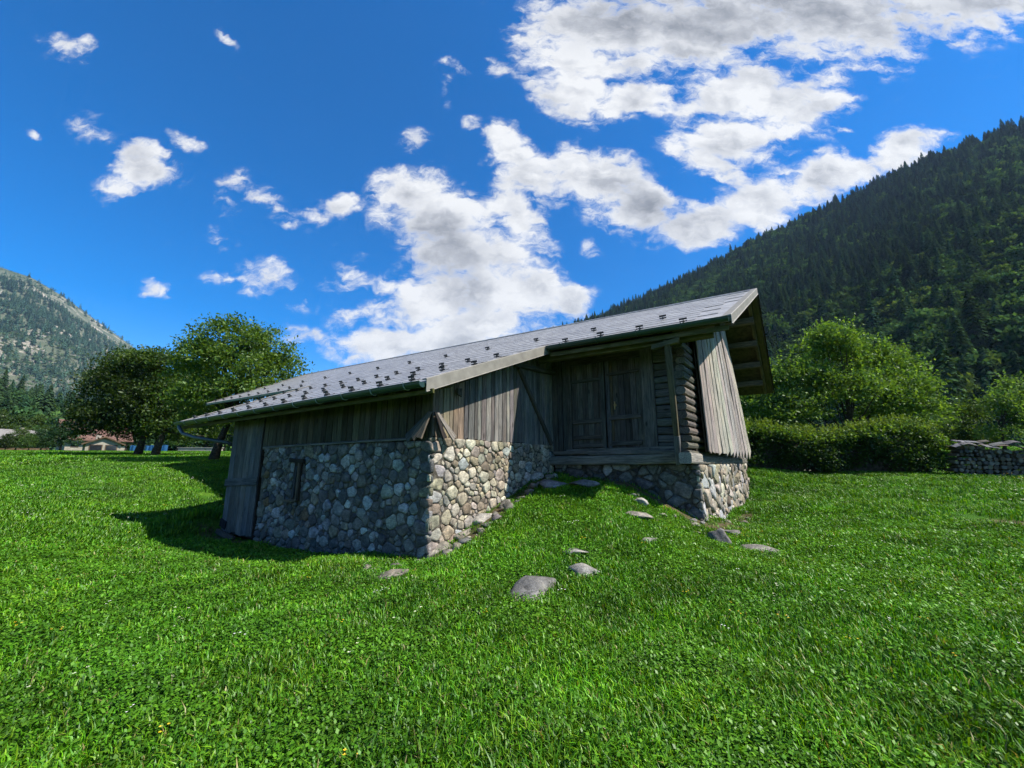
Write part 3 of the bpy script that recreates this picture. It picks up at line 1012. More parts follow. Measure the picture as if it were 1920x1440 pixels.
def rubble(wall, o, sax, nrm, s0, s1, z0, z1, cs, cz, tones, ground_line, gap=.017, relief=.040, holes=(), seed=1, accent=None, quoin=None):
    """irregular stones filling s0..s1 x z0..z1 on the plane through o; ground_line(s) hides what is buried"""
    rg = random.Random(seed)
    o, sax, nrm = Vector(o), Vector(sax), Vector(nrm)
    pts, rad = [], []
    ax_ = cs / cz                                      # stones lie longer than high
    ps_, rs_ = np.zeros((4000, 2)), np.zeros(4000)
    cnt = 0
    if quoin is not None:                              # larger stones turn the corner
        zq, kq = z0 + .1, 0
        while zq < z1 - .05:
            rq = rg.uniform(.10, .14)
            ps_[cnt] = (quoin + (.5 - (quoin > (s0 + s1) / 2)) * 2 * rg.choice((.13, .20)), zq)
            rs_[cnt] = rq
            cnt += 1
            zq += rq * 1.75
    for want, tries in ((1.5, 420), (1.0, 1900), (.68, 2800), (.45, 2200)):
        for _ in range(int(tries * (s1 - s0) * (z1 - z0) / 14.0)):
            s, z = rg.uniform(s0 + .03, s1 - .03), rg.uniform(z0 + .03, z1 - .03)
            r_ = cz * .5 * want * rg.uniform(.75, 1.25)
            if cnt:
                d_ = np.hypot((ps_[:cnt, 0] - s) / ax_, ps_[:cnt, 1] - z)
                if (d_ < (rs_[:cnt] + r_) * .86).any(): continue
            ps_[cnt] = (s, z)
            rs_[cnt] = r_
            cnt += 1
            if cnt >= 3999: break
    pts = [tuple(x) for x in ps_[:cnt]]
    ar, rad = ps_[:cnt], rs_[:cnt]
    for k, (s, z) in enumerate(pts):
        if z < ground_line(s) - .16: continue
        if any(a <= s <= b and c <= z <= d for a, b, c, d in holes): continue
        poly = [(s0, z0), (s1, z0), (s1, z1), (s0, z1)]
        for a, b, c, d in holes:                       # keep clear of openings
            if c - .05 < z < d + .05:
                if s < a: poly = clip_poly(poly, 1, 0, a)
                elif s > b: poly = clip_poly(poly, -1, 0, -b)
            if a - .05 < s < b + .05:
                if z < c: poly = clip_poly(poly, 0, 1, c)
                elif z > d: poly = clip_poly(poly, 0, -1, -d)
        dd = np.hypot(ar[:, 0] - s, ar[:, 1] - z)
        for q in np.argsort(dd)[1:30]:
            q = int(q)
            ex, ez = ar[q, 0] - s, ar[q, 1] - z
            L = math.hypot(ex, ez)
            if L < 1e-6: continue
            g_ = gap * rg.uniform(.2, 1.5)
            fr = rad[k] / (rad[k] + rad[q])
            poly = clip_poly(poly, ex / L, ez / L, (s * ex + z * ez) / L + L * fr - g_ / 2)
            if len(poly) < 3: break
        if len(poly) < 3: continue
        cx = sum(p[0] for p in poly) / len(poly)
        cy = sum(p[1] for p in poly) / len(poly)
        area = abs(sum(poly[i][0] * poly[(i + 1) % len(poly)][1] - poly[(i + 1) % len(poly)][0] * poly[i][1] for i in range(len(poly)))) / 2
        if area < .0012: continue
        # even out the outline, then round its corners
        per = []
        for i in range(len(poly)):
            a, b = poly[i], poly[(i + 1) % len(poly)]
            L = math.hypot(b[0] - a[0], b[1] - a[1])
            if L < .02: continue
            c_ = rg.uniform(.07, .24)
            per.append((a[0] * (1 - c_) + b[0] * c_, a[1] * (1 - c_) + b[1] * c_))
            per.append((a[0] * c_ + b[0] * (1 - c_), a[1] * c_ + b[1] * (1 - c_)))
        if len(per) < 5: continue
        sh = rg.uniform(.94, 1.0)
        per = [(cx + (x - cx) * sh, cy + (y - cy) * sh) for x, y in per]
        if len(per) > 18: per = per[::2]
        n = len(per)
        size = math.sqrt(area)
        rel = relief * rg.uniform(.2, 1.3) * min(1.0, size / .16)
        tx, tz = rg.uniform(-.14, .14), rg.uniform(-.14, .14)
        vs = []
        rings = [(1.0, -.05), (1.0, rel * .30), (.93, rel * .80), (.70, rel)]
        for sc_, dp in rings:
            for x, y in per:
                jx = rg.uniform(-.006, .006) if sc_ < 1 else 0
                X, Y = cx + (x - cx) * sc_ + jx, cy + (y - cy) * sc_ + jx
                vs.append(o + sax * X + Vector((0, 0, Y)) + nrm * (dp + (tx * (X - cx) + tz * (Y - cy)) * (1 if dp > 0 else 0)))
        vs.append(o + sax * cx + Vector((0, 0, cy)) + nrm * (rel * 1.02))
        fs = []
        for r_ in range(3):
            for i in range(n):
                a, b = r_ * n + i, r_ * n + (i + 1) % n
                fs.append((a, b, b + n, a + n))
        for i in range(n):
            fs.append((3 * n + i, 3 * n + (i + 1) % n, 4 * n))
        col = jit(tones[rg.randrange(len(tones))], .22)
        if accent and rg.random() < accent[0]: col = jit(accent[1], .15)
        if size > .12 and rg.random() < .10: col = jit((.30, .305, .30), .12)
        p = wpt(*(o + sax * cx)[:2])
        view = Vector((0, 0, EYE)) - Vector((p.x, p.y, cy))
        nw = (U * nrm.x + V * nrm.y)
        wgt = area * max(.02, view.normalized().dot(nw)) / view.length_squared
        STONES.append((vs, fs, col, wgt, wall))


def mortar(name, o, sax, nrm, s0, s1, z0, z1, depth=.28):
    o, sax, nrm = Vector(o), Vector(sax), Vector(nrm)
    nseg, nz = max(2, int((s1 - s0) / .12)), max(2, int((z1 - z0) / .12))
    vs, fs = [], []
    for j in range(nz + 1):
        for i in range(nseg + 1):
            e = 0 if i in (0, nseg) or j in (0, nz) else random.uniform(-.012, .010)
            vs.append(o + sax * lerp(s0, s1, i / nseg) + Vector((0, 0, lerp(z0, z1, j / nz))) + nrm * e)
    k = nseg + 1
    for j in range(nz):
        for i in range(nseg):
            a = j * k + i
            fs.append((a, a + 1, a + 1 + k, a + k))
    b = len(vs)
    for (s, z) in ((s0, z0), (s1, z0), (s1, z1), (s0, z1)):
        vs.append(o + sax * s + Vector((0, 0, z)) - nrm * depth)
    c = [0, nseg, nz * k + nseg, nz * k]
    fs += [(b + 3, b + 2, b + 1, b)] + [(c[i], b + i, b + (i + 1) % 4, c[(i + 1) % 4]) for i in range(4)]
    return link(name, mesh(name, vs, fs, M['mortar']), barn)


def g_uv(u, v):
    p = wpt(u, v)
    return ground_z(p.x, p.y)


w_front = mortar('stone_wall', (0, .02, 0), (1, 0, 0), (0, -1, 0), -6.02, -.012, -.75, 1.96)
w_side = mortar('stone_wall', (-.02, 0, 0), (0, 1, 0), (1, 0, 0), .012, 4.72, -.5, 2.02)
w_porch = mortar('stone_wall', (0, 4.74, 0), (1, 0, 0), (0, -1, 0), .02, 3.62, -.2, 1.52)
ga = Vector((.054, 1, 0)).normalized()
gn = Vector((1, -.054, 0)).normalized()
go_ = Vector((3.64, 4.7, 0))
w_gable = mortar('stone_wall', go_ - gn * .02, ga, gn, .03, 7.85, -.6, 1.52)
SLIT = (-4.44, -4.14, .72, 1.58)
rubble(w_front, (0, .02, 0), (1, 0, 0), (0, -1, 0), -6.02, .02, -.75, 1.97, .205, .150, GREYS, lambda s: g_uv(s, -.1), holes=[SLIT], seed=5, quoin=.02, accent=(.03, (.13, .085, .045)))
rubble(w_side, (-.02, 0, 0), (0, 1, 0), (1, 0, 0), -.01, 4.72, -.4, 2.03, .20, .140, TANS, lambda s: g_uv(.15, s), seed=9, quoin=-.01)
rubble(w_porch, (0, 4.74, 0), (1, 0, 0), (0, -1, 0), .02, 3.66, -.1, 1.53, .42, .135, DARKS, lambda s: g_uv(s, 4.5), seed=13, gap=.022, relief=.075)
rubble(w_gable, go_ - gn * .02, ga, gn, 0.0, 7.85, -.5, 1.53, .48, .17, TANS, lambda s: g_uv(4.0, 4.7 + s), seed=17, relief=.07)
# quoins: larger stones turn the near corner
STONES.sort(key=lambda s: -s[3])
for vs, fs, col, wg, wall in STONES[:300]:
    link('stone', mesh('stone', vs, fs, M['stone'], True), wall, None, None, col)
V_, F3, C_ = [], [], []
for vs, fs, col, wg, wall in STONES[300:]:
    b = len(V_)
    V_ += [tuple(x) for x in vs]
    for f in fs:
        tri = [(f[0], f[i], f[i + 1]) for i in range(1, len(f) - 1)]
        for t_ in tri:
            F3.append(tuple(b + q for q in t_))
            C_.append(col)
small = link('small_wall_stones', np_mesh('small_wall_stones', np.array(V_), np.array(F3), M['stone_joined'], np.array(C_), True), barn)
tag(small, kind='stuff')

# --- the slit window in the front wall
mb = MB()
mb.box(SLIT[0] - .02, SLIT[1] + .02, .05, .26, SLIT[2], SLIT[3])
slit = link('slit_window', mesh('slit_window', *box_vf(SLIT[0], SLIT[1], -.018, .012, SLIT[2], SLIT[3]), M['dark_timber']), barn)
plank('frame_post', slit, (SLIT[1] - .03, -.03, SLIT[2]), (SLIT[1] - .03, -.03, SLIT[3]), (0, -1, 0), .055, th=.05, col=(.16, .125, .09))
plank('frame_post', slit, (SLIT[0] + .08, -.02, SLIT[2] + .05), (SLIT[0] + .13, -.02, SLIT[3] - .1), (0, -1, 0), .07, th=.03, col=(.07, .075, .085))
plank('sill', slit, (SLIT[0] - .24, -.04, SLIT[2] - .02), (SLIT[1] + .01, -.04, SLIT[2]), (0, -1, 0), .05, th=.05, col=(.15, .12, .09))
plank('sill_bracket', slit, (SLIT[0] - .22, -.05, SLIT[2] + .14), (SLIT[0] - .22, -.05, SLIT[2] - .02), (0, -1, 0), .04, th=.04, col=(.13, .13, .13))
plank('lintel', slit, (SLIT[0] - .16, -.03, SLIT[3] + .05), (SLIT[1] + .16, -.03, SLIT[3] + .02), (0, -1, 0), .09, th=.05, col=(.035, .028, .022))

# --- boards of the lower block
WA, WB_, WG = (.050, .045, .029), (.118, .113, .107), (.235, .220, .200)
clad_a = link('board_cladding', mesh('board_cladding', *box_vf(-7.93, -.03, .05, .28, 1.97, 2.98), M['dark_timber']), barn)
u = -6.14
while u < -.04:
    wd = random.uniform(.15, .24)
    wd = min(wd, -.01 - u)
    if wd < .05: break
    uc = u + wd / 2
    zb = lerp(1.91, 2.0, (uc + 6.1) / 6.1) + random.uniform(-.015, .015)
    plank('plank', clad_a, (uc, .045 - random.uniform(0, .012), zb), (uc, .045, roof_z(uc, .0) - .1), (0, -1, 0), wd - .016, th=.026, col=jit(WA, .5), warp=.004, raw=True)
    u += wd
plank('ledge', clad_a, (-6.0, -.02, 1.94), (-.5, -.02, 2.0), (0, -.35, 1), .07, th=.03, col=(.22, .21, .19))
mbp = MB()
vs = [(-.045, .03, 2.0), (-.045, 4.7, 2.0), (-.045, 4.7, 5.0), (-.045, 3.34, 4.32), (-.045, .03, 3.05)]
mbp.add(vs + [(x - .05, y, z) for x, y, z in vs], [(0, 1, 2, 3, 4), (9, 8, 7, 6, 5), (0, 4, 9, 5), (0, 5, 6, 1), (1, 6, 7, 2), (2, 7, 8, 3), (3, 8, 9, 4)])
clad_b = mbp.build('board_cladding', M['dark_timber'], barn)
v = .005
k = 0
while v < 4.66:
    wd = random.uniform(.10, .19)
    wd = min(wd, 4.68 - v)
    if wd < .04: break
    vc = v + wd / 2
    zb = 2.03 + random.uniform(-.03, .02)
    col = jit(WB_, .42)
    if vc < .9: col = jit((.150, .124, .092), .25)  # boards nearest the corner browner: sunlight painted into their colour
    plank('plank', clad_b, (-.04 + random.uniform(0, .014), vc, zb), (-.04 + random.uniform(0, .014), vc, roof_z(0, vc) - .13), (1, 0, 0), wd - .016, th=.027, col=col, warp=.005, raw=True)
    v += wd
    k += 1
# corner skirt boards that shed water over the stone corner
for (a0, a1, b0, b1, n_, c_, w0_, w1_) in [((-.07, -.02, 2.44), 0, (-.46, -.16, 2.0), 0, (-.15, -1, .35), (.085, .088, .085), .10, .22), ((-.045, -.03, 2.46), 0, (-.26, -.20, 2.0), 0, (-.1, -1, .35), (.17, .14, .11), .06, .16), ((-.02, -.03, 2.47), 0, (-.09, -.21, 2.0), 0, (0, -1, .4), (.20, .165, .125), .05, .14),
                                           ((.05, .06, 2.46), 0, (.17, .40, 2.01), 0, (1, .1, .35), (.30, .27, .235), .07, .17), ((.04, .02, 2.46), 0, (.18, .14, 2.0), 0, (1, .0, .35), (.035, .03, .028), .05, .12)]:
    plank('skirt_board', barn, b0, a0, n_, w1_, w0_, th=.028, col=c_)

# --- tall door at the left end of the front
door_a = link('stable_door', mesh('stable_door', *box_vf(-7.86, -6.2, .04, .1, -.32, 1.97), M['dark_timber']), barn)
u = -7.93
for wd, c in ((.30, (.17, .175, .18)), (.28, (.125, .12, .11)), (.27, (.14, .135, .125)), (.30, (.21, .195, .175)), (.30, (.15, .155, .16)), (.27, (.14, .14, .14))):
    zb = -.30 + random.uniform(-.05, .05)
    plank('plank', door_a, (u + wd / 2 + random.uniform(-.01, .01), .03, zb), (u + wd / 2, .03, 2.72), (0, -1, 0), wd - .014, th=.03, col=c, warp=.005, cut=.03)
    u += wd
plank('batten', door_a, (-7.97, -.005, 1.01), (-6.16, -.005, 1.10), (0, -1, 0), .20, th=.035, col=(.115, .12, .125))
plank('door_sill', door_a, (-8.0, -.02, -.30), (-6.9, -.06, -.40), (0, -1, .3), .13, th=.07, col=(.09, .08, .065))
plank('base_board', door_a, (-7.97, -.01, -.05), (-7.62, -.01, -.12), (0, -1, 0), .22, th=.02, col=(.02, .022, .026))
clad_l = link('board_cladding', mesh('board_cladding', *box_vf(-7.93, -7.86, .06, 4.9, -.5, 2.95), M['dark_timber']), barn)
v = .03
while v < 4.6:
    wd = random.uniform(.2, .3)
    plank('plank', clad_l, (-7.93, v + wd / 2, -.3), (-7.93, v + wd / 2, roof_z(-8, v) - .15), (-1, 0, 0), wd - .01, th=.028, col=jit(WA, .3), raw=True)
    v += wd

# --- porch: sill, log wall, double door
sill = log_beam('sill_log', barn, (-.05, 4.60, 1.62), (3.42, 4.60, 1.66), .30, .24, (.26, .245, .21), roundness=.25, seg=6, wob=.018)
for a, b, z in ((.1, 1.35, 1.80), (1.1, 2.4, 1.79), (2.2, 3.35, 1.80)):
    plank('sill_board', barn, (a, 4.53, z), (b, 4.53, z + random.uniform(-.02, .02)), (0, -1, .4), .09, th=.05, col=jit((.19, .175, .145)))
core_c = link('log_wall', mesh('log_wall', *box_vf(.0, 3.5, 4.80, 4.94, 1.6, 4.7), M['dark_timber']), barn)
z = 1.84
while z < 4.62:
    h = random.uniform(.15, .20)
    log_beam('log', core_c, (2.50, 4.74, z + h / 2), (3.50, 4.74 + random.uniform(-.01, .01), z + h / 2 + random.uniform(-.012, .012)), .16, h - .008, jit((.155, .155, .15), .25), roundness=.22)
    if z > 4.1:
        log_beam('log', core_c, (.02, 4.75, z + h / 2), (2.50, 4.75, z + h / 2), .16, h - .008, jit((.10, .10, .095), .25), roundness=.22)
    z += h
for uc, wd, zt in ((.08, .15, 4.5), (.235, .14, 4.5), (.40, .16, 4.5)):
    plank('plank', core_c, (uc, 4.70, 1.78), (uc, 4.70, zt), (0, -1, 0), wd - .01, th=.035, col=jit((.105, .10, .095), .2))
frame = link('door_frame', mesh('door_frame', *box_vf(.5, 2.5, 4.74, 4.8, 1.8, 4.3), M['dark_timber']), barn)
plank('jamb', frame, (.535, 4.68, 1.75), (.535, 4.68, 4.25), (0, -1, 0), .12, th=.07, col=(.125, .115, .10))
plank('jamb', frame, (2.66, 4.655, 1.92), (2.66, 4.655, 4.36), (0, -1, 0), .30, th=.06, col=(.165, .155, .145))
plank('lintel', frame, (.45, 4.68, 4.30), (2.62, 4.68, 4.30), (0, -1, 0), .22, th=.075, col=(.085, .078, .062))
plank('threshold', frame, (.45, 4.62, 1.87), (2.6, 4.62, 1.88), (0, -1, 0), .10, th=.07, col=(.20, .19, .175))
plank('threshold', frame, (2.42, 4.64, 1.845), (3.42, 4.64, 1.855), (0, -1, 0), .19, th=.07, col=(.21, .205, .19))
for u0_, u1_, rails in ((.60, 1.52, (1.99, 2.20, 2.62, 3.72)), (1.60, 2.50, (2.03, 2.68, 3.82))):
    leaf = link('door', mesh('door', *box_vf(u0_, u1_, 4.70, 4.735, 1.92, 4.19), M['dark_timber']), barn)
    n = 6
    for i in range(n):
        wd = (u1_ - u0_) / n
        c = jit((.125, .115, .105), .4)
        if i == 0 and u0_ > 1: c = (.13, .10, .065)
        plank('plank', leaf, (u0_ + wd * (i + .5), 4.70, 1.93), (u0_ + wd * (i + .5), 4.70, 4.18), (0, -1, 0), wd - .008, th=.026, col=c, warp=.004)
    for zz in rails:
        plank('rail', leaf, (u0_ + .02, 4.672, zz), (u1_ - .06, 4.672, zz + .02), (0, -1, .15), .11 if zz < 2.8 else .08, th=.045, col=jit((.115, .105, .09), .2))
    plank('stile', leaf, ((u1_ - .03) if u0_ < 1 else u0_ + .03, 4.668, 1.93), ((u1_ - .03) if u0_ < 1 else u0_ + .03, 4.668, 4.18), (0, -1, 0), .10, th=.04, col=jit((.12, .115, .115), .15))
    if u0_ > 1:
        mb = MB()
        mb.box(u0_ + .17, u0_ + .24, 4.63, 4.68, 2.98, 3.04).box(u0_ + .19, u0_ + .215, 4.61, 4.655, 2.9, 3.10)
        mb.build('latch', mat_noise('brass_latch', (.25, .15, .05), (.45, .30, .12), 30.0, .4, .5, .6), leaf)
# --- gable log wall whose ends stick out at the corner
core_g = MB()
for v_ in (0,):
    a, b = go_ + ga * .15 - gn * .06, go_ + ga * 7.75 - gn * .06
    q = [a, b, b - gn * .12, a - gn * .12]
    core_g.add([(p.x, p.y, 1.5) for p in q] + [(p.x, p.y, 4.6) for p in q], BOXF)
core_g = core_g.build('log_wall', M['dark_timber'], barn)
z = 1.62
k = 0
while z < 4.30:
    h = random.choice((.15, .18, .20, .24, .17))
    lead = .56 + random.uniform(-.13, .10)
    a = go_ - ga * lead - gn * (.12 - random.uniform(-.02, .02))
    b = go_ + ga * 7.8 - gn * .12
    if z > 3.4: b = go_ + ga * (7.8 - .0) - gn * .09
    log_beam('log', core_g, (a.x, a.y, z + h / 2), (b.x, b.y, z + h / 2), random.uniform(.17, .24), h - .024, jit((.19, .17, .145), .35), roundness=.44, wob=.008)
    z += h
a = go_ - ga * .78 - gn * .09
log_beam('sill_log', barn, (a.x, a.y, 1.66), (a.x + ga.x * 1.1, a.y + ga.y * 1.1, 1.66), .25, .23, (.36, .34, .30), roundness=.2)
b = go_ + ga * 7.8 - gn * .05
log_beam('sill_log', barn, (a.x + ga.x * .9, a.y + ga.y * .9, 1.62), (b.x, b.y, 1.62), .22, .20, (.22, .205, .17), roundness=.2)
# gable upper boarding, in the dark under the overhang
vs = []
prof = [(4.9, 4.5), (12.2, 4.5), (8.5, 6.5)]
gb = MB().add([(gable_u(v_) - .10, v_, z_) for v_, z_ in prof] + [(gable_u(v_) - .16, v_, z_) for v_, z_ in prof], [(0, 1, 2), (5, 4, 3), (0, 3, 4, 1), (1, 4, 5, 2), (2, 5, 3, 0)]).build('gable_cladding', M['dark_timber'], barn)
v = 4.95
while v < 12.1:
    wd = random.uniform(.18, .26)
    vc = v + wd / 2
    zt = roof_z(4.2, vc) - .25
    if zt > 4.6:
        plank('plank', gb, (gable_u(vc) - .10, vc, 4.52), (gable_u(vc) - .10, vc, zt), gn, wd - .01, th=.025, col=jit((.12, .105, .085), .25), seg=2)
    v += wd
# the sunlit boarding that hangs over the gable's log wall, kicked out at its foot
panel = MB()
nb_ = 13
N0 = []
for i in range(nb_ + 1):
    t = i / nb_
    vb = lerp(5.05, 11.4, t ** 1.25)
    vt = lerp(5.05, 8.9, t ** 1.1)
    ub = gable_u(vb) + lerp(.13, .30, t)
    ut = gable_u(vt) + lerp(.06, .22, t)
    N0.append(((ub, vb, 1.80 + random.uniform(-.01, .03)), (ut, vt, min(lerp(4.70, 5.75, t), roof_z(4.2, vt) - .22))))
pv = [Vector(b) - gn * .012 for b, t_ in N0] + [Vector(t_) - gn * .012 for b, t_ in N0]
pv += [p - gn * .03 for p in pv]
nn = nb_ + 1
pf = []
for i in range(nb_):
    pf += [(i, i + 1, nn + i + 1, nn + i), (2 * nn + i + 1, 2 * nn + i, 3 * nn + i, 3 * nn + i + 1)]
pf += [(0, nn, 3 * nn, 2 * nn), (nb_, 2 * nn + nb_, 3 * nn + nb_, nn + nb_)]
panel = link('gable_boarding', mesh('gable_boarding', pv, pf, M['dark_timber']), barn)
for i in range(nb_):
    (b0_, t0_), (b1_, t1_) = N0[i], N0[i + 1]
    b0_, b1_, t0_, t1_ = map(Vector, (b0_, b1_, t0_, t1_))
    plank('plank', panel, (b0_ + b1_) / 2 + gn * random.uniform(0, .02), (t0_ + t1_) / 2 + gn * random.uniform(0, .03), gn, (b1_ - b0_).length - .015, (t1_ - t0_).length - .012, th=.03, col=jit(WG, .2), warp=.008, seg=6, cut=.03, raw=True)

# --- post and braces of the porch
post = plank('porch_post', barn, (3.34, 4.20, 1.56), (3.42, 3.48, 4.16), (0, -1, .1), .10, .13, th=.11, col=(.12, .105, .065), mat='wood', cut=.005)
plank('post_foot', post, (0, 0, .0), (.0, .62, .0), (0, 0, 1), .12, th=.125, col=(.18, .18, .18))
plank('bracket', barn, (3.10, 3.50, 4.02), (3.66, 3.52, 4.10), (0, -1, 0), .10, th=.14, col=(.13, .12, .07))
plank('brace', barn, (.0, 4.50, 2.06), (.0, 2.86, 3.86), (1, 0, 0), .10, th=.07, col=(.12, .105, .09))
log_beam('tie_beam', barn, (.06, 2.60, 3.93), (.06, 4.66, 4.06), .14, .13, (.11, .11, .105), 'wood')
log_beam('rafter', barn, (.12, .6, roof_z(0, .6) - .19), (.12, 3.9, roof_z(0, 3.9) - .20), .12, .13, (.075, .065, .05), 'wood')
log_beam('purlin', barn, (-10.0, .12, 2.86), (.30, .12, 3.0), .16, .16, (.10, .09, .05), 'mossy_wood')
plank('end_disc', barn, (.06, .62, 2.86), (.06, .62, 3.0), (1, 0, 0), .13, th=.05, col=(.10, .09, .07))

# --- roof
roof_m = MB()


def slab(a, b, c, d, th):
    a, b, c, d = map(Vector, (a, b, c, d))
    n = (b - a).cross(d - a).normalized()
    lo = [p - n * th for p in (a, b, c, d)]
    roof_m.add(lo + [a, b, c, d], BOXF)


def rp(u, v, dz=0.0):
    return (u, v, roof_z(u, v) + dz)


slab(rp(UL_LOW, V0), rp(.43, V0), rp(.59, V1), rp(UL_LOW, V1), .07)
slab(rp(UL_MAIN, V1), rp(4.65, V1), rp(5.11, V2), rp(UL_MAIN, V2), .08)
slab((UL_MAIN, V3, 4.34), (UL_MAIN, V2, z_top(UL_MAIN)), (5.11, V2, z_top(5.11)), (5.23, V3, 4.34), -.08)
roof = roof_m.build('roof', M['roof'], barn)
# soffit boards under the roof sheets
sof = MB()


def soffit(a, b, c, d, off, th=.03):
    a, b, c, d = map(Vector, (a, b, c, d))
    n = (b - a).cross(d - a).normalized()
    if n.z < 0: n = -n
    sof.add([p - n * (off + th) for p in (a, b, c, d)] + [p - n * off for p in (a, b, c, d)], BOXF)


soffit(rp(UL_LOW + .05, V0 + .03), rp(.38, V0 + .03), rp(.54, V1), rp(UL_LOW + .05, V1), .078)
soffit(rp(UL_MAIN + .05, V1 + .03), rp(4.60, V1 + .03), rp(5.06, V2 - .02), rp(UL_MAIN + .05, V2 - .02), .088)
soffit((UL_MAIN + .05, V3 - .03, 4.355), (UL_MAIN + .05, V2 + .02, z_top(UL_MAIN) - .01), (5.06, V2 + .02, z_top(5.06) - .01), (5.18, V3 - .03, 4.355), .088)
sof.build('soffit', mat_noise('soffit_boards', (.05, .042, .026), (.10, .085, .05), 7.0, .9, .1), barn)
# sheets: thin overlapping plates
TW, TH = .84, .46
tile_me = mesh('roof_tile', [(0.004, 0, .006), (TW - .004, 0, .006), (TW - .004, TH + .03, .001), (.004, TH + .03, .001), (.004, 0, .013), (TW - .004, 0, .013), (TW - .004, TH + .03, .006), (.004, TH + .03, .006)], BOXF, M['roof'])
TILES = []


def lay_tiles(v0, v1, ul, ur):
    L = math.hypot(v1 - v0, roof_z(0, v1) - roof_z(0, v0))
    rows = int(L / TH)
    for j in range(rows + 1):
        va = v0 + (v1 - v0) * j * TH / L
        if va + (v1 - v0) * TH / L > v1 + .01: break
        u_ = ul + (TW / 2 if j % 2 else 0) + .02
        while u_ + TW < ur(va) - .05:
            p = Vector(rp(u_, va))
            x = (Vector(rp(u_ + 1, va)) - p).normalized()
            y = (Vector(rp(u_, va + .5)) - p)
            y = (y - x * y.dot(x)).normalized()
            n = x.cross(y)
            m = Matrix((x.to_4d(), y.to_4d(), n.to_4d(), p.to_4d())).transposed()
            for q in range(3): m[3][q] = 0.0
            TILES.append((m, (wpt(p.x, p.y, p.z) - Vector((0, 0, EYE))).length))
            u_ += TW


lay_tiles(V0 + .0, V1, UL_LOW, verge_u)
lay_tiles(V1 + .0, V2, UL_MAIN, verge_u)
TILES.sort(key=lambda a: a[1])
for m, d in TILES[:300]:
    link('roof_tile', tile_me, roof, None, m)
tv, tf = [], []
for m, d in TILES[300:]:
    b = len(tv)
    tv += [tuple(m @ vv.co) for vv in tile_me.vertices]
    tf += [tuple(b + i for i in f) for f in BOXF]
tag(link('far_roof_tiles', mesh('far_roof_tiles', tv, tf, M['roof']), roof), kind='stuff')
# verge flashings, ridge cap


def strip(name, pts, off_top, drop, out_n, th=.02, lip=.10, mat='flashing'):
    """an L-shaped metal edge along pts: a lip over the sheets and a face hanging down"""
    b = MB()
    o = Vector(out_n)
    vs, fs = [], []
    for p in pts:
        p = Vector(p)
        vs += [p - o * lip + Vector((0, 0, off_top)), p + Vector((0, 0, off_top + .012)), p + o * .012 + Vector((0, 0, off_top)), p + o * .012 + Vector((0, 0, -drop)), p + o * .03 + Vector((0, 0, -drop - .012)), p + Vector((0, 0, -drop - .012)), p - o * .0 + Vector((0, 0, off_top - .02)), p - o * lip + Vector((0, 0, off_top - .012))]
    k = 8
    for i in range(len(pts) - 1):
        for q in range(k):
            fs.append((i * k + q, i * k + (q + 1) % k, (i + 1) * k + (q + 1) % k, (i + 1) * k + q))
    fs.append(tuple(reversed(range(k))))
    fs.append(tuple(range((len(pts) - 1) * k, len(pts) * k)))
    return link(name, mesh(name, vs, fs, M[mat]), barn)


strip('verge_flashing', [rp(.44, V0 - .02), rp(.52, 1.3), rp(.60, V1 + .02)], .035, .17, (1, 0, 0))
strip('verge_flashing', [rp(4.66, V1 - .02), rp(4.90, 6.0), rp(5.12, V2)], .04, .13, (1, 0, 0), lip=.16)
strip('verge_flashing', [(5.12, V2 + .02, z_top(5.12)), (5.24, V3, 4.36)], .03, .14, (1, 0, 0), mat='dark_timber')
strip('verge_flashing', [rp(UL_LOW, V1), rp(UL_LOW, V0)], .03, .08, (-1, 0, 0))
strip('verge_flashing', [rp(UL_MAIN, V2), rp(UL_MAIN, V1)], .03, .10, (-1, 0, 0))
MB().tube([(UL_MAIN, V2, z_top(UL_MAIN) + .0), (-8, V2, z_top(-8) + .0), (5.10, V2, z_top(5.1) + .0)], .05, 6).build('ridge_cap', M['roof'], barn)
# snow guards: dark stirrups standing on the sheets
g = MB()
g.box(-.014, .014, -.10, .16, .0, .010)
g.add([(-.006, -.08, .008), (.006, -.08, .008), (.006, .05, .008), (-.006, .05, .008), (-.006, -.05, .10), (.006, -.05, .10), (.006, -.02, .10), (-.006, -.02, .10)], BOXF)
g.box(-.085, .085, -.055, -.043, .062, .105)
g.box(-.085, .085, -.055, -.043, .014, .040)
guard_me = mesh('snow_guard', g.v, g.f, M['guard'])


def guards(v_, u0_, u1_, step, shift=0.0):
    u_ = u0_ + shift
    while u_ < u1_:
        p = Vector(rp(u_, v_, .016))
        x = Vector((1, 0, 0))
        y = (Vector(rp(u_, v_ + .3)) - Vector(rp(u_, v_))).normalized()
        m = Matrix((x.to_4d(), y.to_4d(), x.cross(y).to_4d(), p.to_4d())).transposed()
        for q in range(3): m[3][q] = 0.0
        link('snow_guard', guard_me, roof, None, m @ Matrix.Rotation(random.uniform(-.03, .03), 4, 'Z') @ Matrix.Scale(random.uniform(.92, 1.02), 4))
        u_ += step


guards(-.30, -9.9, .4, .88, .02)
guards(.95, -9.9, .4, .88, .44)
guards(2.3, -9.9, .5, .88, .02)
guards(3.58, .7, 4.6, .92, .30)
guards(4.9, -19, 4.7, 1.84, .0)
guards(3.58, -19.5, -10.4, .92, .1)
# gutters with brackets


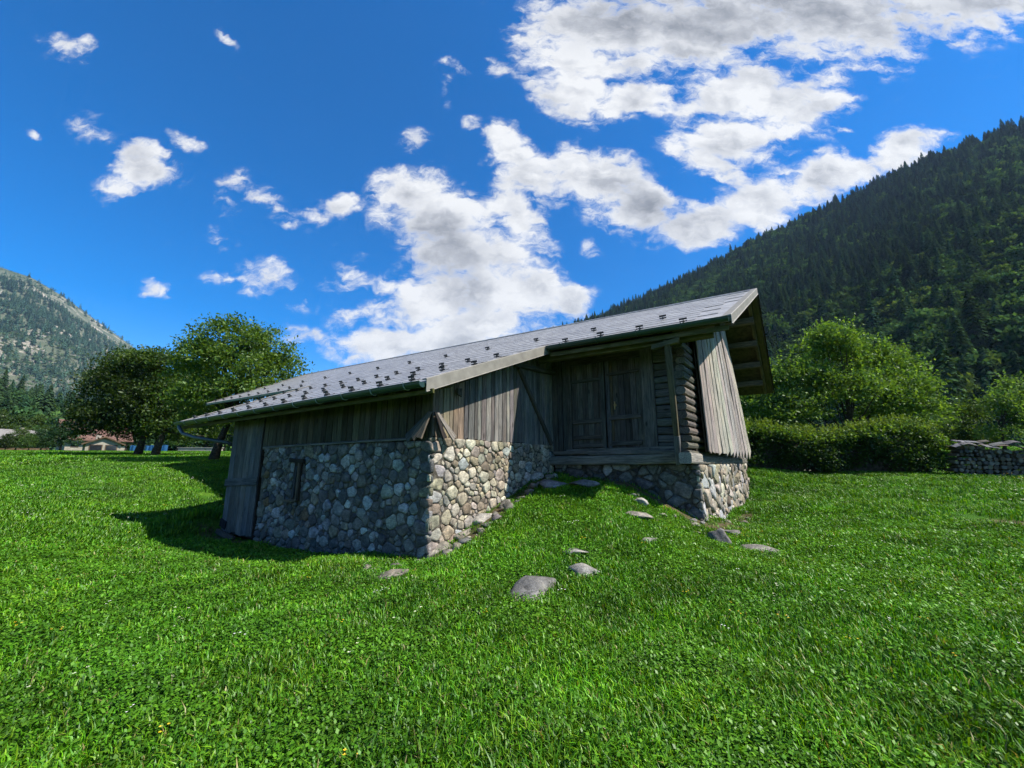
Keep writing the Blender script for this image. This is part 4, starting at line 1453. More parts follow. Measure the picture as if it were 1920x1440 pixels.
def gutter(name, u0_, u1_, v_, zf, r_=.085):
    seg = 10
    n = 8
    vs, fs = [], []
    for i in range(n + 1):
        u_ = lerp(u0_, u1_, i / n)
        z_ = zf(u_)
        for k_ in range(seg + 1):
            a = math.pi * k_ / seg
            vs.append((u_, v_ - math.cos(a) * r_, z_ - math.sin(a) * r_))
        for k_ in range(seg + 1):
            a = math.pi * (1 - k_ / seg)
            vs.append((u_, v_ - math.cos(a) * (r_ - .006), z_ - math.sin(a) * (r_ - .006)))
    k = 2 * (seg + 1)
    for i in range(n):
        for q in range(k):
            fs.append((i * k + q, (i + 1) * k + q, (i + 1) * k + (q + 1) % k, i * k + (q + 1) % k))
    for e, rev in ((0, 1), (n, 0)):
        cap = [e * k + q for q in range(seg + 1)]
        fs.append(tuple(cap if rev else reversed(cap)))
    o = link(name, mesh(name, vs, fs, M['gutter'], False), barn)
    b = MB()
    b.tube([(u0_, v_ - r_, zf(u0_) + .004), (u1_, v_ - r_, zf(u1_) + .004)], .011, 6)
    b.build('rolled_lip', M['gutter'], o)
    return o


def brackets(gut, us, v_, zf, r_=.085, mat='bracket'):
    for u_ in us:
        pts = [(u_, v_ + r_ + .12, zf(u_) + .075), (u_, v_ + r_, zf(u_) + .02)] + [(u_, v_ + math.cos(math.pi * k_ / 8) * (r_ + .008), zf(u_) - math.sin(math.pi * k_ / 8) * (r_ + .008)) for k_ in range(9)] + [(u_, v_ - r_ - .006, zf(u_) + .03)]
        MB().tube(pts, .0095, 5).build('gutter_bracket', M[mat], gut)


zgA = lambda u_: z_low(u_) - .035
zgC = lambda u_: z_mid(u_) - .03
gutA = gutter('gutter', UL_LOW + .02, .42, V0 - .075, zgA)
brackets(gutA, [.05 - .86 * i for i in range(12)], V0 - .075, zgA)
gutC = gutter('gutter', .62, 4.62, V1 - .075, zgC)
brackets(gutC, [1.0 + .92 * i for i in range(4)], V1 - .075, zgC, mat='gutter')
MB().tube([(-9.95, -.675, 2.72), (-9.95, -.675, 2.60), (-9.75, -.62, 2.42), (-9.2, -.5, 2.30), (-8.0, -.12, 2.13), (-7.98, .12, 2.05)], .052, 10).build('downpipe', M['pipe'], barn, True)
# eaves timber
OL = (.13, .12, .045)
plank('eave_board', barn, (-10.1, V0 + .10, z_low(-10) - .165), (.52, V0 + .10, z_low(.5) - .165), (0, -1, 0), .08, th=.04, col=OL, mat='mossy_wood', seg=8)
plank('eave_board', barn, (.62, V1 + .10, z_mid(.6) - .19), (4.60, V1 + .10, z_mid(4.6) - .19), (0, -1, 0), .10, th=.04, col=(.15, .135, .07), mat='mossy_wood', seg=6)
log_beam('eave_beam', barn, (.2, V1 + .30, z_mid(.3) - .22), (4.30, V1 + .30, z_mid(4.4) - .20), .17, .19, (.13, .12, .05), 'mossy_wood', roundness=.12)
# purlins carrying the gable overhang, and its rake rafters
for v_, z_ in ((9.2, 6.02), (10.3, 5.55), (11.35, 5.02), (12.4, 4.52)):
    log_beam('purlin', barn, (gable_u(v_) - .3, v_, z_), (4.93, v_, z_), .20, .20, (.17, .145, .105), roundness=.12)
for v_ in (4.6, 6.6, 8.2):
    log_beam('purlin', barn, (gable_u(v_) - .3, v_, roof_z(4.5, v_) - .24), (4.60 + .05 * (v_ - 4), v_, roof_z(4.5, v_) - .24), .19, .19, (.14, .12, .09), roundness=.12)
log_beam('rafter', barn, (4.86, 8.6, roof_z(4.9, 8.6) - .20), (4.95, 13.3, roof_z(4.9, 13.3) - .17), .10, .12, (.16, .14, .08), roundness=.1)
log_beam('rafter', barn, (4.40, V1 + .2, roof_z(4.4, V1 + .2) - .19), (4.80, 8.4, roof_z(4.8, 8.4) - .19), .10, .12, (.12, .105, .07), roundness=.1)
plank('barge_board', barn, (5.02, 8.6, roof_z(5, 8.6) - .13), (5.14, 13.45, 4.27), (0, -.44, -.9), .16, th=.03, col=(.12, .11, .05), mat='mossy_wood')
# ------------------------------------------------------------------ stones lying in the grass
def px_m(y):                                   # metres per photo pixel at depth y
    return y / (FPX * math.cos(PITCH) + 20)


def rock_mesh(seed, sx, sy, sz, sub=3):
    import bmesh
    bm = bmesh.new()
    bmesh.ops.create_icosphere(bm, subdivisions=sub, radius=1.0)
    g = random.Random(seed)
    k = [(Vector((g.uniform(-1, 1), g.uniform(-1, 1), g.uniform(-1, 1))).normalized(), g.uniform(.42, .85)) for _ in range(14)]
    ph = [g.uniform(0, 6) for _ in range(6)]
    for v_ in bm.verts:
        c = v_.co.copy()
        for n, d in k:                          # chopped faces
            e = c.dot(n) - d
            if e > 0: c -= n * e * .96
        c *= 1 + .05 * math.sin(c.x * 5 + ph[0]) * math.sin(c.y * 6 + ph[1]) + .04 * math.sin(c.z * 9 + ph[2] + c.x * 4)
        v_.co = Vector((c.x * sx, c.y * sy, c.z * sz))
    me = bpy.data.meshes.new('rock')
    bm.to_mesh(me)
    bm.free()
    me.polygons.foreach_set('use_smooth', [True] * len(me.polygons))
    me.materials.append(M['stone'])
    return me


ROCKS = [
    (1000, 1102, 102, 34, 0, (.22, .215, .20), 'largest grey boulder half sunk in the grass before the barn ramp'),
    (1095, 1068, 50, 20, 0, (.33, .32, .29), 'pale round stone just right of the largest boulder'),
    (1077, 1031, 54, 15, 0, (.30, .29, .265), 'flat pale stone on the grassy ramp above the boulders'),
    (1215, 1011, 30, 12, 0, (.27, .26, .24), 'small grey stone in the grass on the right of the ramp'),
    (1193, 962, 54, 18, -12, (.30, .275, .235), 'flat tan slab lying on the upper ramp'),
    (1200, 938, 30, 14, -20, (.42, .40, .36), 'small whitish stone near the top of the ramp'),
    (1427, 1031, 60, 14, -5, (.30, .285, .25), 'long flat stone in the grass right of the gable corner'),
    (1352, 1003, 46, 40, -35, (.20, .195, .185), 'grey pointed stone leaning at the foot of the gable corner'),
    (1378, 998, 34, 14, -15, (.24, .23, .21), 'small stone beside the pointed one at the gable corner'),
    (1245, 925, 30, 24, -20, (.26, .23, .19), 'brown stone fallen against the wall under the double door'),
    (1270, 945, 42, 16, -20, (.17, .17, .165), 'dark flat stone at the wall foot right of the brown one'),
    (1305, 962, 40, 18, -25, (.19, .185, .18), 'dark slanting stone just left of the gable corner'),
    (735, 1078, 66, 20, 18, (.25, .225, .18), 'flat tan stone lying in front of the stone corner'),
    (818, 1030, 62, 22, 20, (.33, .305, .25), 'long pale kerb stone at the foot of the sunlit stone corner'),
    (865, 1000, 40, 18, 22, (.31, .28, .22), 'tan kerb stone halfway up the left edge of the ramp'),
    (900, 968, 44, 24, 15, (.38, .36, .32), 'round pale kerb stone on the left edge of the ramp'),
    (945, 945, 34, 16, 20, (.27, .25, .21), 'small tan kerb stone above the round pale one'),
    (998, 893, 46, 18, 28, (.36, .345, .30), 'pale slab set against the wall at the top of the kerb'),
    (1040, 905, 60, 20, 3, (.22, .225, .235), 'bluish flat slab at the top of the ramp below the door sill'),
    (1100, 902, 66, 18, -2, (.17, .175, .18), 'dark grey slab below the middle of the door sill'),
]
for i, (px, py, wpx, hpx, tilt, col, lab) in enumerate(ROCKS):
    p = at(px, py + hpx * .35)
    s = px_m(p.y)
    me = rock_mesh(40 + i, wpx * s * .62, wpx * s * .45, max(hpx * s * .66, .045))
    o = link('rock', me, None, None, None, tuple(x * .66 for x in col))
    o.location = (p.x, p.y, p.z + hpx * s * .04)
    o.rotation_euler = (R(4), R(tilt) * -1, random.uniform(-.3, .3))
    tag(o, lab, 'stone')


# rubble that lines the ramp's left edge and the wall foot
g_ = random.Random(77)
KERB = [(lerp(-.35, .42, min(1, (v_ + 1.0) / 1.0)) + g_.uniform(-.10, .10), v_) for v_ in np.arange(-1.0, 4.2, .21)]
FOOT = [(g_.uniform(2.3, 3.9), g_.uniform(3.5, 4.5)) for _ in range(10)] + [(3.95 + g_.uniform(0, .35), 4.6 + k_ * .7) for k_ in range(7)]
for k_, (u_, v_) in enumerate(KERB + FOOT):
    kerb = k_ < len(KERB)
    s_ = g_.uniform(.07, .17) if kerb else g_.uniform(.05, .13)
    p = wpt(u_, float(v_))
    o = link('rock', rock_mesh(400 + k_, s_ * g_.uniform(.9, 1.5), s_, s_ * g_.uniform(.5, .8), 2), None, None, None, jit(g_.choice([(.20, .18, .145), (.16, .15, .13), (.24, .225, .19), (.13, .125, .115)]), .15))
    o.location = (p.x, p.y, ground_z(p.x, p.y) + s_ * .12)
    o.rotation_euler = (g_.uniform(-.3, .3), g_.uniform(-.3, .3), g_.uniform(0, 6.28))
    if kerb: tag(o, 'small half-buried rubble stone in the line edging the ramp along the sunlit side wall', 'stone', 'rubble edging the ramp')
    else: tag(o, 'small loose stone at the wall foot round the gable corner', 'stone', 'loose stones round the gable corner')


# ------------------------------------------------------------------ foliage
def leaf_quads(c, size, g, cols, aspect=.5, up=.35, axis=None):
    """c (n,3) leaf centres -> vertices, quads and per-face tints"""
    n = len(c)
    a = g.normal(size=(n, 3)) if axis is None else axis + g.normal(size=(n, 3)) * .45
    a[:, 2] -= .15 if axis is None else 0
    a /= np.linalg.norm(a, axis=1)[:, None]
    t = g.normal(size=(n, 3))
    t[:, 2] += 0
    nrm = np.cross(a, t)
    nrm[:, 2] = np.where(g.uniform(size=n) < up, np.abs(nrm[:, 2]) + 1.0, nrm[:, 2])
    nrm -= a * (nrm * a).sum(1)[:, None]
    nrm /= np.linalg.norm(nrm, axis=1)[:, None] + 1e-9
    b = np.cross(nrm, a)
    s = (size * g.uniform(.6, 1.35, n))[:, None]
    v = np.stack([c - a * s * .5, c + b * s * aspect * .5 + a * s * .05, c + a * s * .5, c - b * s * aspect * .5 + a * s * .05], axis=1).reshape(-1, 3)
    f = np.arange(4 * n).reshape(n, 4)
    cc = np.array(cols)[g.integers(len(cols), size=n)] * g.uniform(.7, 1.3, n)[:, None]
    return v, f, cc


def crown_points(lobes, n_clumps, per, rad, g, shell=.72):
    w_ = np.array([l[3] * l[4] * l[5] for l in lobes]) ** (2 / 3)
    w_ /= w_.sum()
    pts, cl = [], []
    for q in g.choice(len(lobes), n_clumps, p=w_):
        cx, cy, cz, rx, ry, rz = lobes[q]
        d = g.normal(size=3)
        d /= np.linalg.norm(d)
        if d[2] < -.5: d[2] *= -.6
        k = g.uniform(shell, 1.02)
        c = np.array([cx + d[0] * rx * k, cy + d[1] * ry * k, cz + d[2] * rz * k])
        cl.append(c)
        sp = rad * g.uniform(.6, 1.3)
        e = g.normal(size=(per, 3)) * np.array([sp, sp, sp * .55]) * .55
        pts.append(c + e)
    return np.concatenate(pts), np.array(cl)


def tree(name, base, lobes, trunk, n_clumps, per, rad, leaf, cols, label, cat, group=None, seed=0, trunk_r=.3, shell=.72, limbs=14, up=.35, mat='leaf', shoots=0):
    g = np.random.default_rng(seed)
    base = Vector(base)
    root = empty(name, base, 0, label, cat, group)
    L = [(l[0] - base.x, l[1] - base.y, l[2] - base.z, l[3], l[4], l[5]) for l in lobes]
    c, cl = crown_points(L, n_clumps, per, rad, g, shell)
    v, f, cc = leaf_quads(c, leaf, g, cols, up=up)
    if shoots:
        top = cl[np.argsort(-(cl[:, 2]))[:int(len(cl) * .6)]]
        sv, sf, sc_ = [], [], []
        ps, ax = [], []
        for q in g.integers(len(top), size=shoots):
            d = np.array([g.normal() * .35, g.normal() * .35, 1.0])
            hgt = g.uniform(.3, 1.15)
            for h in np.arange(0, hgt, leaf * .42):
                ps.append(top[q] + d * h + g.normal(size=3) * .03)
                ax.append([g.normal() * .9, g.normal() * .9, .7])
        v2, f2, c2 = leaf_quads(np.array(ps), leaf * .9, g, [tuple(x * 1.35 for x in k) for k in cols], axis=np.array(ax))
        f = np.concatenate([f, f2 + len(v)])
        v = np.concatenate([v, v2])
        cc = np.concatenate([cc, c2])
    link('crown', np_mesh('crown', v, f, M[mat], cc), root)
    mb_ = MB()
    tp = [Vector(p) for p in trunk]
    n = len(tp)
    mb_.tube(tp, [trunk_r * (1.25 if i == 0 else 1.0) * (1 - .55 * i / max(1, n - 1)) for i in range(n)], 9)
    order = g.permutation(len(cl))[:limbs]
    for q in order:
        e = Vector(cl[q])
        s_ = tp[-1].lerp(tp[max(0, n - 2)], float(g.uniform(0, .8)))
        m_ = s_.lerp(e, .5) + Vector((0, 0, -.06 * (e - s_).length))
        mb_.tube([s_, m_, s_.lerp(e, .95)], [trunk_r * .38, trunk_r * .22, trunk_r * .07], 6, False)
    mb_.build('trunk', M['bark'], root, True)
    return root


def PXP(px, py, y):
    r = ray(px, py)
    return Vector((r.x / r.y * y, y, EYE + r.z / r.y * y))


def lobes_px(specs, y, jitter=.5, depth=.9, seed=0):
    g = random.Random(seed)
    out_ = []
    for px, py, rx, ry in specs:
        p = PXP(px, py, y + g.uniform(-jitter, jitter))
        s = px_m(p.y)
        out_.append((p.x, p.y, p.z, rx * s, rx * s * depth, ry * s))
    return out_


MAPLE = [(.046, .100, .012), (.064, .125, .014), (.086, .142, .014), (.032, .074, .012)]
y = 25.0
b = PXP(398, 868, y); b.z = ground_z(b.x, b.y)
tree('maple_tree', b, lobes_px([(432, 640, 66, 46), (385, 672, 52, 40), (455, 690, 96, 52), (528, 690, 36, 46), (490, 652, 52, 38), (400, 745, 76, 46), (470, 740, 80, 44), (360, 700, 40, 40), (440, 690, 60, 50), (410, 790, 60, 30)], y, .6, .9, 3),
     [(0, 0, -.2), (.2, .1, 1.2), (.5, .2, 2.3), (.9, .2, 3.6)], 600, 56, .60, .19, MAPLE, 'tallest broadleaf tree, its crown rising behind the left end of the barn roof', 'tree', 'broadleaf trees by the meadow', 61, .25, limbs=22)
y = 34.0
b = PXP(256, 857, y); b.z = ground_z(b.x, b.y)
tree('maple_tree', b, lobes_px([(205, 742, 52, 46), (246, 706, 54, 36), (232, 780, 74, 38), (185, 785, 34, 30), (270, 745, 60, 50), (215, 805, 60, 24), (240, 690, 50, 26)], y, .8, .9, 4),
     [(0, 0, -.2), (.2, .1, 1.5), (.4, .1, 2.8)], 520, 54, .85, .23, [tuple(x * .8 for x in c) for c in MAPLE], 'round-crowned broadleaf tree with the leftmost dark trunk', 'tree', 'broadleaf trees by the meadow', 62, .27, limbs=14)
b = PXP(288, 858, y - 1); b.z = ground_z(b.x, b.y)
tree('maple_tree', b, lobes_px([(305, 694, 66, 30), (345, 738, 70, 50), (330, 785, 70, 36), (385, 772, 46, 46), (300, 735, 60, 44), (340, 810, 70, 24), (290, 680, 60, 24)], y, .8, .9, 5),
     [(0, 0, -.2), (.3, .1, 1.6), (.6, .1, 3.0)], 540, 54, .85, .23, [tuple(x * .8 for x in c) for c in MAPLE], 'spreading broadleaf tree with leaning trunk between the other two trees', 'tree', 'broadleaf trees by the meadow', 63, .27, limbs=14)

# right: the bright shrub tree, its neighbours and the hedge
HAZEL = [(.108, .215, .030), (.086, .180, .027), (.140, .250, .038), (.062, .138, .024)]
y = 22.0
b = PXP(1600, 875, y); b.z = ground_z(b.x, b.y)
tree('hazel_tree', b, lobes_px([(1565, 668, 62, 52), (1640, 694, 66, 48), (1500, 718, 66, 46), (1705, 738, 48, 40), (1560, 640, 34, 34), (1600, 750, 120, 52), (1480, 770, 60, 40), (1690, 780, 80, 40), (1450, 760, 40, 34)], y, .8, .85, 6),
     [(0, 0, -.2), (.1, 0, 1.0), (.1, 0, 2.0)], 720, 46, .55, .17, HAZEL, 'large bright green bushy tree behind the hedge', 'tree', None, 64, .18, limbs=16, up=.2, shoots=900, shell=.6)
y = 24.0
b = PXP(1430, 870, y); b.z = ground_z(b.x, b.y)
tree('shrub', b, lobes_px([(1440, 735, 36, 40), (1418, 780, 44, 40), (1470, 790, 44, 34), (1400, 750, 20, 30)], y, .6, .9, 7),
     [(0, 0, -.2), (0, 0, .9), (.1, 0, 1.7)], 190, 40, .5, .17, HAZEL, 'lower green shrub between the barn gable and the bright bushy tree', 'shrub', None, 65, .12, limbs=8, shoots=110)
YOUNG = [(.050, .105, .020), (.070, .125, .022), (.040, .085, .018)]
for k, (px, y, sp, lab) in enumerate([
        (1825, 27, [(1822, 790, 26, 44), (1800, 815, 30, 26), (1835, 830, 34, 22)], 'slim young tree standing behind the left end of the woodpile'),
        (1890, 24, [(1885, 770, 30, 36), (1910, 740, 30, 34), (1925, 790, 30, 40), (1880, 815, 34, 20)], 'yellow-green young tree at the right edge behind the woodpile'),
        (1765, 30, [(1760, 800, 34, 28), (1740, 825, 40, 22), (1785, 835, 36, 18)], 'low bush at the right end of the hedge beyond the woodpile'),
        (1960, 24, [(1965, 760, 40, 50), (1990, 800, 46, 40)], 'green tree cut by the right edge of the picture')]):
    b = PXP(px, 868, y); b.z = ground_z(b.x, b.y)
    tree('young_tree', b, lobes_px(sp, y, .5, .9, 20 + k), [(0, 0, -.2), (.05, 0, 1.3), (.0, .05, 2.4)], 120, 38, .5, .17, YOUNG, lab, 'tree', None, 70 + k, .09, limbs=12, shoots=60)


def hedge():
    g = np.random.default_rng(81)
    a, bb = PXP(1385, 888, 17.6), PXP(1790, 890, 15.9)
    L = (bb - a).length
    d = (bb - a) / L
    nrm = Vector((-d.y, d.x, 0)).normalized()          # away from the viewer
    if nrm.y < 0: nrm = -nrm
    a0 = Vector((a.x, a.y, ground_z(a.x, a.y)))
    root = empty('hedge', a0, 0, 'clipped leafy green hedge with upright shoots, between barn and woodpile', 'hedge')
    n = 1150
    s = g.uniform(-.6, L, n)
    hgt = 1.68 + .14 * np.sin(s * 1.3) + .18 * np.clip((s - L * .55) / (L * .3), 0, 1) - .55 * np.clip((s - L + .9) / .9, 0, 1) ** 2
    face = g.uniform(size=n) * .92 + .04
    q = np.where(face < .55, g.uniform(-.06, .10, n), g.uniform(0, 1.25, n))      # front face or top
    z = np.where(face < .55, g.uniform(.08, 1, n) ** .8 * hgt, hgt - g.uniform(0, .15, n))
    bul = .16 * np.sin(s * 2.1 + z * 1.7) + .10 * np.sin(s * 4.7 - z * 3)
    q = q - bul * (face < .55) + np.where(face < .55, .25 * (1 - z / 1.8), 0)
    x = d.x * s + nrm.x * q
    yv = d.y * s + nrm.y * q
    gz = ground_np(x + a0.x, yv + a0.y) - a0.z
    cl = np.c_[x, yv, gz + z]
    per = 26
    c = (cl[:, None, :] + g.normal(size=(n, per, 3)) * np.array([.13, .13, .10])).reshape(-1, 3)
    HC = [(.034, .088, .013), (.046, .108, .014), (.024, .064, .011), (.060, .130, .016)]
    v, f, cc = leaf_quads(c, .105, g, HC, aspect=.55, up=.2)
    young = np.repeat((face >= .55) | (z > hgt * .86), per) & (g.uniform(size=n * per) < .85)      # top leaves tinted paler, painting light from above into the colour
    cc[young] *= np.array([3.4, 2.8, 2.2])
    ps, ax = [], []
    for k in range(800):
        ss = g.uniform(-.5, L - .15)
        qq = g.uniform(0, 1.1)
        hh = 1.64 + .14 * np.sin(ss * 1.3) + .18 * np.clip((ss - L * .55) / (L * .3), 0, 1) - .5 * np.clip((ss - L + .9) / .9, 0, 1) ** 2
        px_, py_ = d.x * ss + nrm.x * qq, d.y * ss + nrm.y * qq
        zz = ground_z(px_ + a0.x, py_ + a0.y) - a0.z + hh
        dd = np.array([g.normal() * .3, g.normal() * .3, 1.0])
        for h in np.arange(0, g.uniform(.15, .55), .045):
            ps.append(np.array([px_, py_, zz]) + dd * h)
            ax.append([g.normal(), g.normal(), .8])
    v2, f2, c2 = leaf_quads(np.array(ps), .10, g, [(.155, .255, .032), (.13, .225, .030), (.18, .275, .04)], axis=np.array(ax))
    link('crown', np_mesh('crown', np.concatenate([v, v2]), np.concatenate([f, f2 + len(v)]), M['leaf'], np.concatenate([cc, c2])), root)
    mb_ = MB()
    for k in range(26):
        ss = -.4 + k * (L / 25)
        p = Vector((d.x * ss + nrm.x * .55, d.y * ss + nrm.y * .55, 0))
        p.z = ground_z(p.x + a0.x, p.y + a0.y) - a0.z - .1
        for e in range(3):
            mb_.tube([p, p + Vector((random.uniform(-.2, .2), random.uniform(-.2, .2), .9)), p + Vector((random.uniform(-.4, .4), random.uniform(-.3, .3), 1.8))], [.03, .022, .01], 5, False)
    mb_.build('stems', M['bark'], root)
    # opaque dark core, added so gaps between the leaves look shaded
    hv, hf = [], []
    m_ = 40
    for i in range(m_ + 1):
        ss = lerp(-.5, L - .45, i / m_)
        for qq, zz in ((.42, -.1), (.34, .8), (.42, 1.36), (.95, 1.36), (1.1, -.1)):
            x_, y_ = d.x * ss + nrm.x * qq, d.y * ss + nrm.y * qq
            hv.append((x_, y_, ground_z(x_ + a0.x, y_ + a0.y) - a0.z + zz + random.uniform(-.06, .06)))
    for i in range(m_):
        for k in range(5):
            hf.append((i * 5 + k, i * 5 + (k + 1) % 5, (i + 1) * 5 + (k + 1) % 5, (i + 1) * 5 + k))
    link('shade_core', mesh('shade_core', hv, hf, M['bark']), root)
    return a0, d, L


hedge_a, hedge_d, hedge_L = hedge()

# ------------------------------------------------------------------ woodpile
m_log, t_ = new_mat('split_log')
oi_ = t_.node('ShaderNodeObjectInfo')
tc_ = t_.node('ShaderNodeTexCoord')
nz_ = t_.noise(tc_.outputs['Object'], 18.0, 5.0, .65)
col_ = t_.vmath('SCALE', oi_.outputs['Color'], scale=t_.remap(nz_, .3, .7, .55, 1.4))
principled(t_, col_, .9, .1, normal=bump(t_, nz_, .6, .01))
M['log'] = m_log
pa, pb = PXP(1783, 888, 16.0), PXP(2010, 892, 15.0)
pd = (pb - pa)
pd.z = 0
pL = pd.length
pd.normalize()
pn = Vector((pd.y, -pd.x, 0))
if pn.y > 0: pn = -pn                                        # toward the viewer
pile = empty('woodpile', (pa.x, pa.y, ground_z(pa.x, pa.y)), 0, 'long stack of split firewood covered with old pale boards', 'woodpile')
pz = pile.location.z
LOGSHAPES = []
for k in range(8):
    g = random.Random(200 + k)
    n = g.choice((4, 5, 6, 7))
    a0_ = g.uniform(0, 6)
    pr = [(math.cos(a0_ + 2 * math.pi * i / n) * g.uniform(.75, 1.1), math.sin(a0_ + 2 * math.pi * i / n) * g.uniform(.75, 1.1)) for i in range(n)]
    vs = [(x, 0, z) for x, z in pr] + [(x * .95, -.55, z * .95) for x, z in pr]
    fs = [tuple(reversed(range(n))), tuple(range(n, 2 * n))] + [(i, (i + 1) % n, n + (i + 1) % n, n + i) for i in range(n)]
    # local -Y points away from the viewer; scaled per log
    LOGSHAPES.append(mesh('firewood_log', vs, fs, M['log']))
row, z = 0, .07
while z < 1.22:
    s = (.0 if row % 2 else .08) + max(0, z - .2) * .28
    top = 1.12 + .10 * math.sin(row)
    while s < pL:
        hmax = 1.02 + .14 * math.sin(s * 1.7) + .06 * math.sin(s * 4.1)
        if z < hmax:
            rr = random.uniform(.062, .10)
            o = bpy.data.objects.new('firewood_log', LOGSHAPES[random.randrange(8)])
            COL.objects.link(o)
            o.parent = pile
            c = pd * s + pn * (.30 + random.uniform(-.05, .05))
            gz = ground_z(pa.x + c.x, pa.y + c.y) - pz
            ang = math.atan2(pn.y, pn.x) - math.pi / 2
            o.location = (c.x, c.y, gz + z + random.uniform(-.02, .02))
            o.rotation_euler = (random.uniform(-.08, .08), random.uniform(0, 6.28), ang + random.uniform(-.12, .12))
            o.scale = (rr, 1.0, rr)
            o.color = (*jit(random.choice([(.10, .082, .060), (.145, .12, .088), (.06, .05, .04), (.18, .155, .12), (.09, .082, .073)]), .2), 1)
            s += rr * 2.0 + random.uniform(-.01, .02)
        else:
            s += .17
    z += .148
    row += 1
s = .1
while s < pL - .55:
    ln = random.uniform(.25, .6)
    hz = 1.08 + .14 * math.sin(s * 1.7) + .06 * math.sin(s * 4.1)
    for k in range(2):
        c0 = pd * (s - .1) + pn * (.36 - .34 * k + random.uniform(-.06, .08))
        c1 = pd * (s + ln) + pn * (.34 - .34 * k + random.uniform(-.1, .1))
        gz = ground_z(pa.x + c0.x, pa.y + c0.y) - pz
        plank('cover_board', pile, (c0.x, c0.y, gz + hz + random.uniform(-.02, .12)), (c1.x, c1.y, gz + hz + random.uniform(-.10, .16)), (pn.x * .35, pn.y * .35, 1), random.uniform(.14, .30), th=.02, col=jit(random.choice([(.20, .205, .215), (.15, .15, .155), (.12, .105, .09), (.27, .28, .30)]), .12), bow=random.uniform(-.02, .07))
    s += ln * .75

# ------------------------------------------------------------------ houses beyond the meadow
M['plaster'] = mat_noise('cream_plaster', (.22, .20, .165), (.31, .285, .24), 1.5, .9, .1)
M['red_tiles'] = mat_noise('red_roof_tiles', (.095, .055, .044), (.15, .09, .072), 2.5, .85, .15)
M['house_wood'] = mat_noise('brown_house_wood', (.06, .04, .025), (.12, .085, .055), 2.0, .9, .1)
M['grey_tiles'] = mat_noise('grey_roof_tiles', (.13, .125, .12), (.22, .21, .20), 2.5, .8, .2)
m_gl, t_gl = new_mat('window_glass')
principled(t_gl, (.015, .018, .022), .08, .6)
M['glass'] = m_gl


def house(name, px, y, base_py, w_, d_, eave, ridge, rz, wall, roofm, label, over=.7, wins=()):
    p = PXP(px, base_py, y)
    p.z = min(p.z, ground_z(p.x, p.y) + .3)
    root = empty(name, (p.x, p.y, p.z), rz, label, 'house')
    mb_ = MB()
    pr = [(-d_ / 2, -1.5), (d_ / 2, -1.5), (d_ / 2, eave), (0, ridge - .1), (-d_ / 2, eave)]
    n = 5
    mb_.add([(-w_ / 2, a, b_) for a, b_ in pr] + [(w_ / 2, a, b_) for a, b_ in pr], [tuple(reversed(range(n))), tuple(range(n, 2 * n))] + [(i, (i + 1) % n, n + (i + 1) % n, n + i) for i in range(n)])
    mb_.build('wall', wall, root)
    sl = (ridge - eave) / (d_ / 2)
    ro = MB()
    for sg in (-1, 1):
        e = (sg * (d_ / 2 + over), eave - over * sl)
        a = [(-w_ / 2 - over, e[0], e[1]), (w_ / 2 + over, e[0], e[1]), (w_ / 2 + over, 0, ridge), (-w_ / 2 - over, 0, ridge)]
        ro.add([(x, yy, z_ + .0) for x, yy, z_ in a] + [(x, yy, z_ + .22) for x, yy, z_ in a], BOXF)
    r_ = ro.build('roof', roofm, root)
    MB().box(w_ * .18, w_ * .18 + .6, -.3 + d_ * .12, .3 + d_ * .12, ridge - 1.2, ridge + .7).build('chimney', M['plaster'], r_)
    for (face, s0, s1, z0, z1) in wins:
        if face == 'f':
            f = link('window', mesh('window', *box_vf(s0 - .1, s1 + .1, -d_ / 2 - .06, -d_ / 2 + .02, z0 - .1, z1 + .1), M['house_wood']), root)
            link('pane', mesh('pane', *box_vf(s0, s1, -d_ / 2 - .075, -d_ / 2 - .03, z0, z1), M['glass']), f)
        else:
            sg = 1 if face == 'r' else -1
            x0_, x1_ = sorted((sg * (w_ / 2 - .02), sg * (w_ / 2 + .06)))
            f = link('window', mesh('window', *box_vf(x0_, x1_, s0 - .1, s1 + .1, z0 - .1, z1 + .1), M['house_wood']), root)
            x0_, x1_ = sorted((sg * (w_ / 2 + .03), sg * (w_ / 2 + .075)))
            link('pane', mesh('pane', *box_vf(x0_, x1_, s0, s1, z0, z1), M['glass']), f)
    return root


house('house', 168, 78, 850, 8.0, 8, 2.9, 6.0, R(56), M['plaster'], M['red_tiles'], 'cream house with a red tiled roof beyond the meadow', .9, [('f', -3.2, -2.4, 1.1, 2.2), ('f', -1.4, -.8, .2, 2.1), ('f', .6, 1.4, 1.0, 2.1), ('f', 2.3, 3.1, 1.0, 2.1), ('l', -1, 1, 1.0, 2.1)])
house('shed', 188, 66, 851, 5.0, 4.0, 1.55, 2.5, R(140), M['plaster'], M['house_wood'], 'small brown-roofed shed with glazed openings before the red-roofed house', .5, [('l', -1.5, -.3, .25, 1.3), ('l', .2, 1.5, .25, 1.3), ('f', -1.2, .4, .3, 1.2)])
house('house', 6, 84, 852, 10, 8, 3.0, 5.0, R(70), M['house_wood'], M['grey_tiles'], 'grey-roofed house half hidden by trees at the left edge', 1.0, [('l', -1, 1, 1.0, 2.0)])
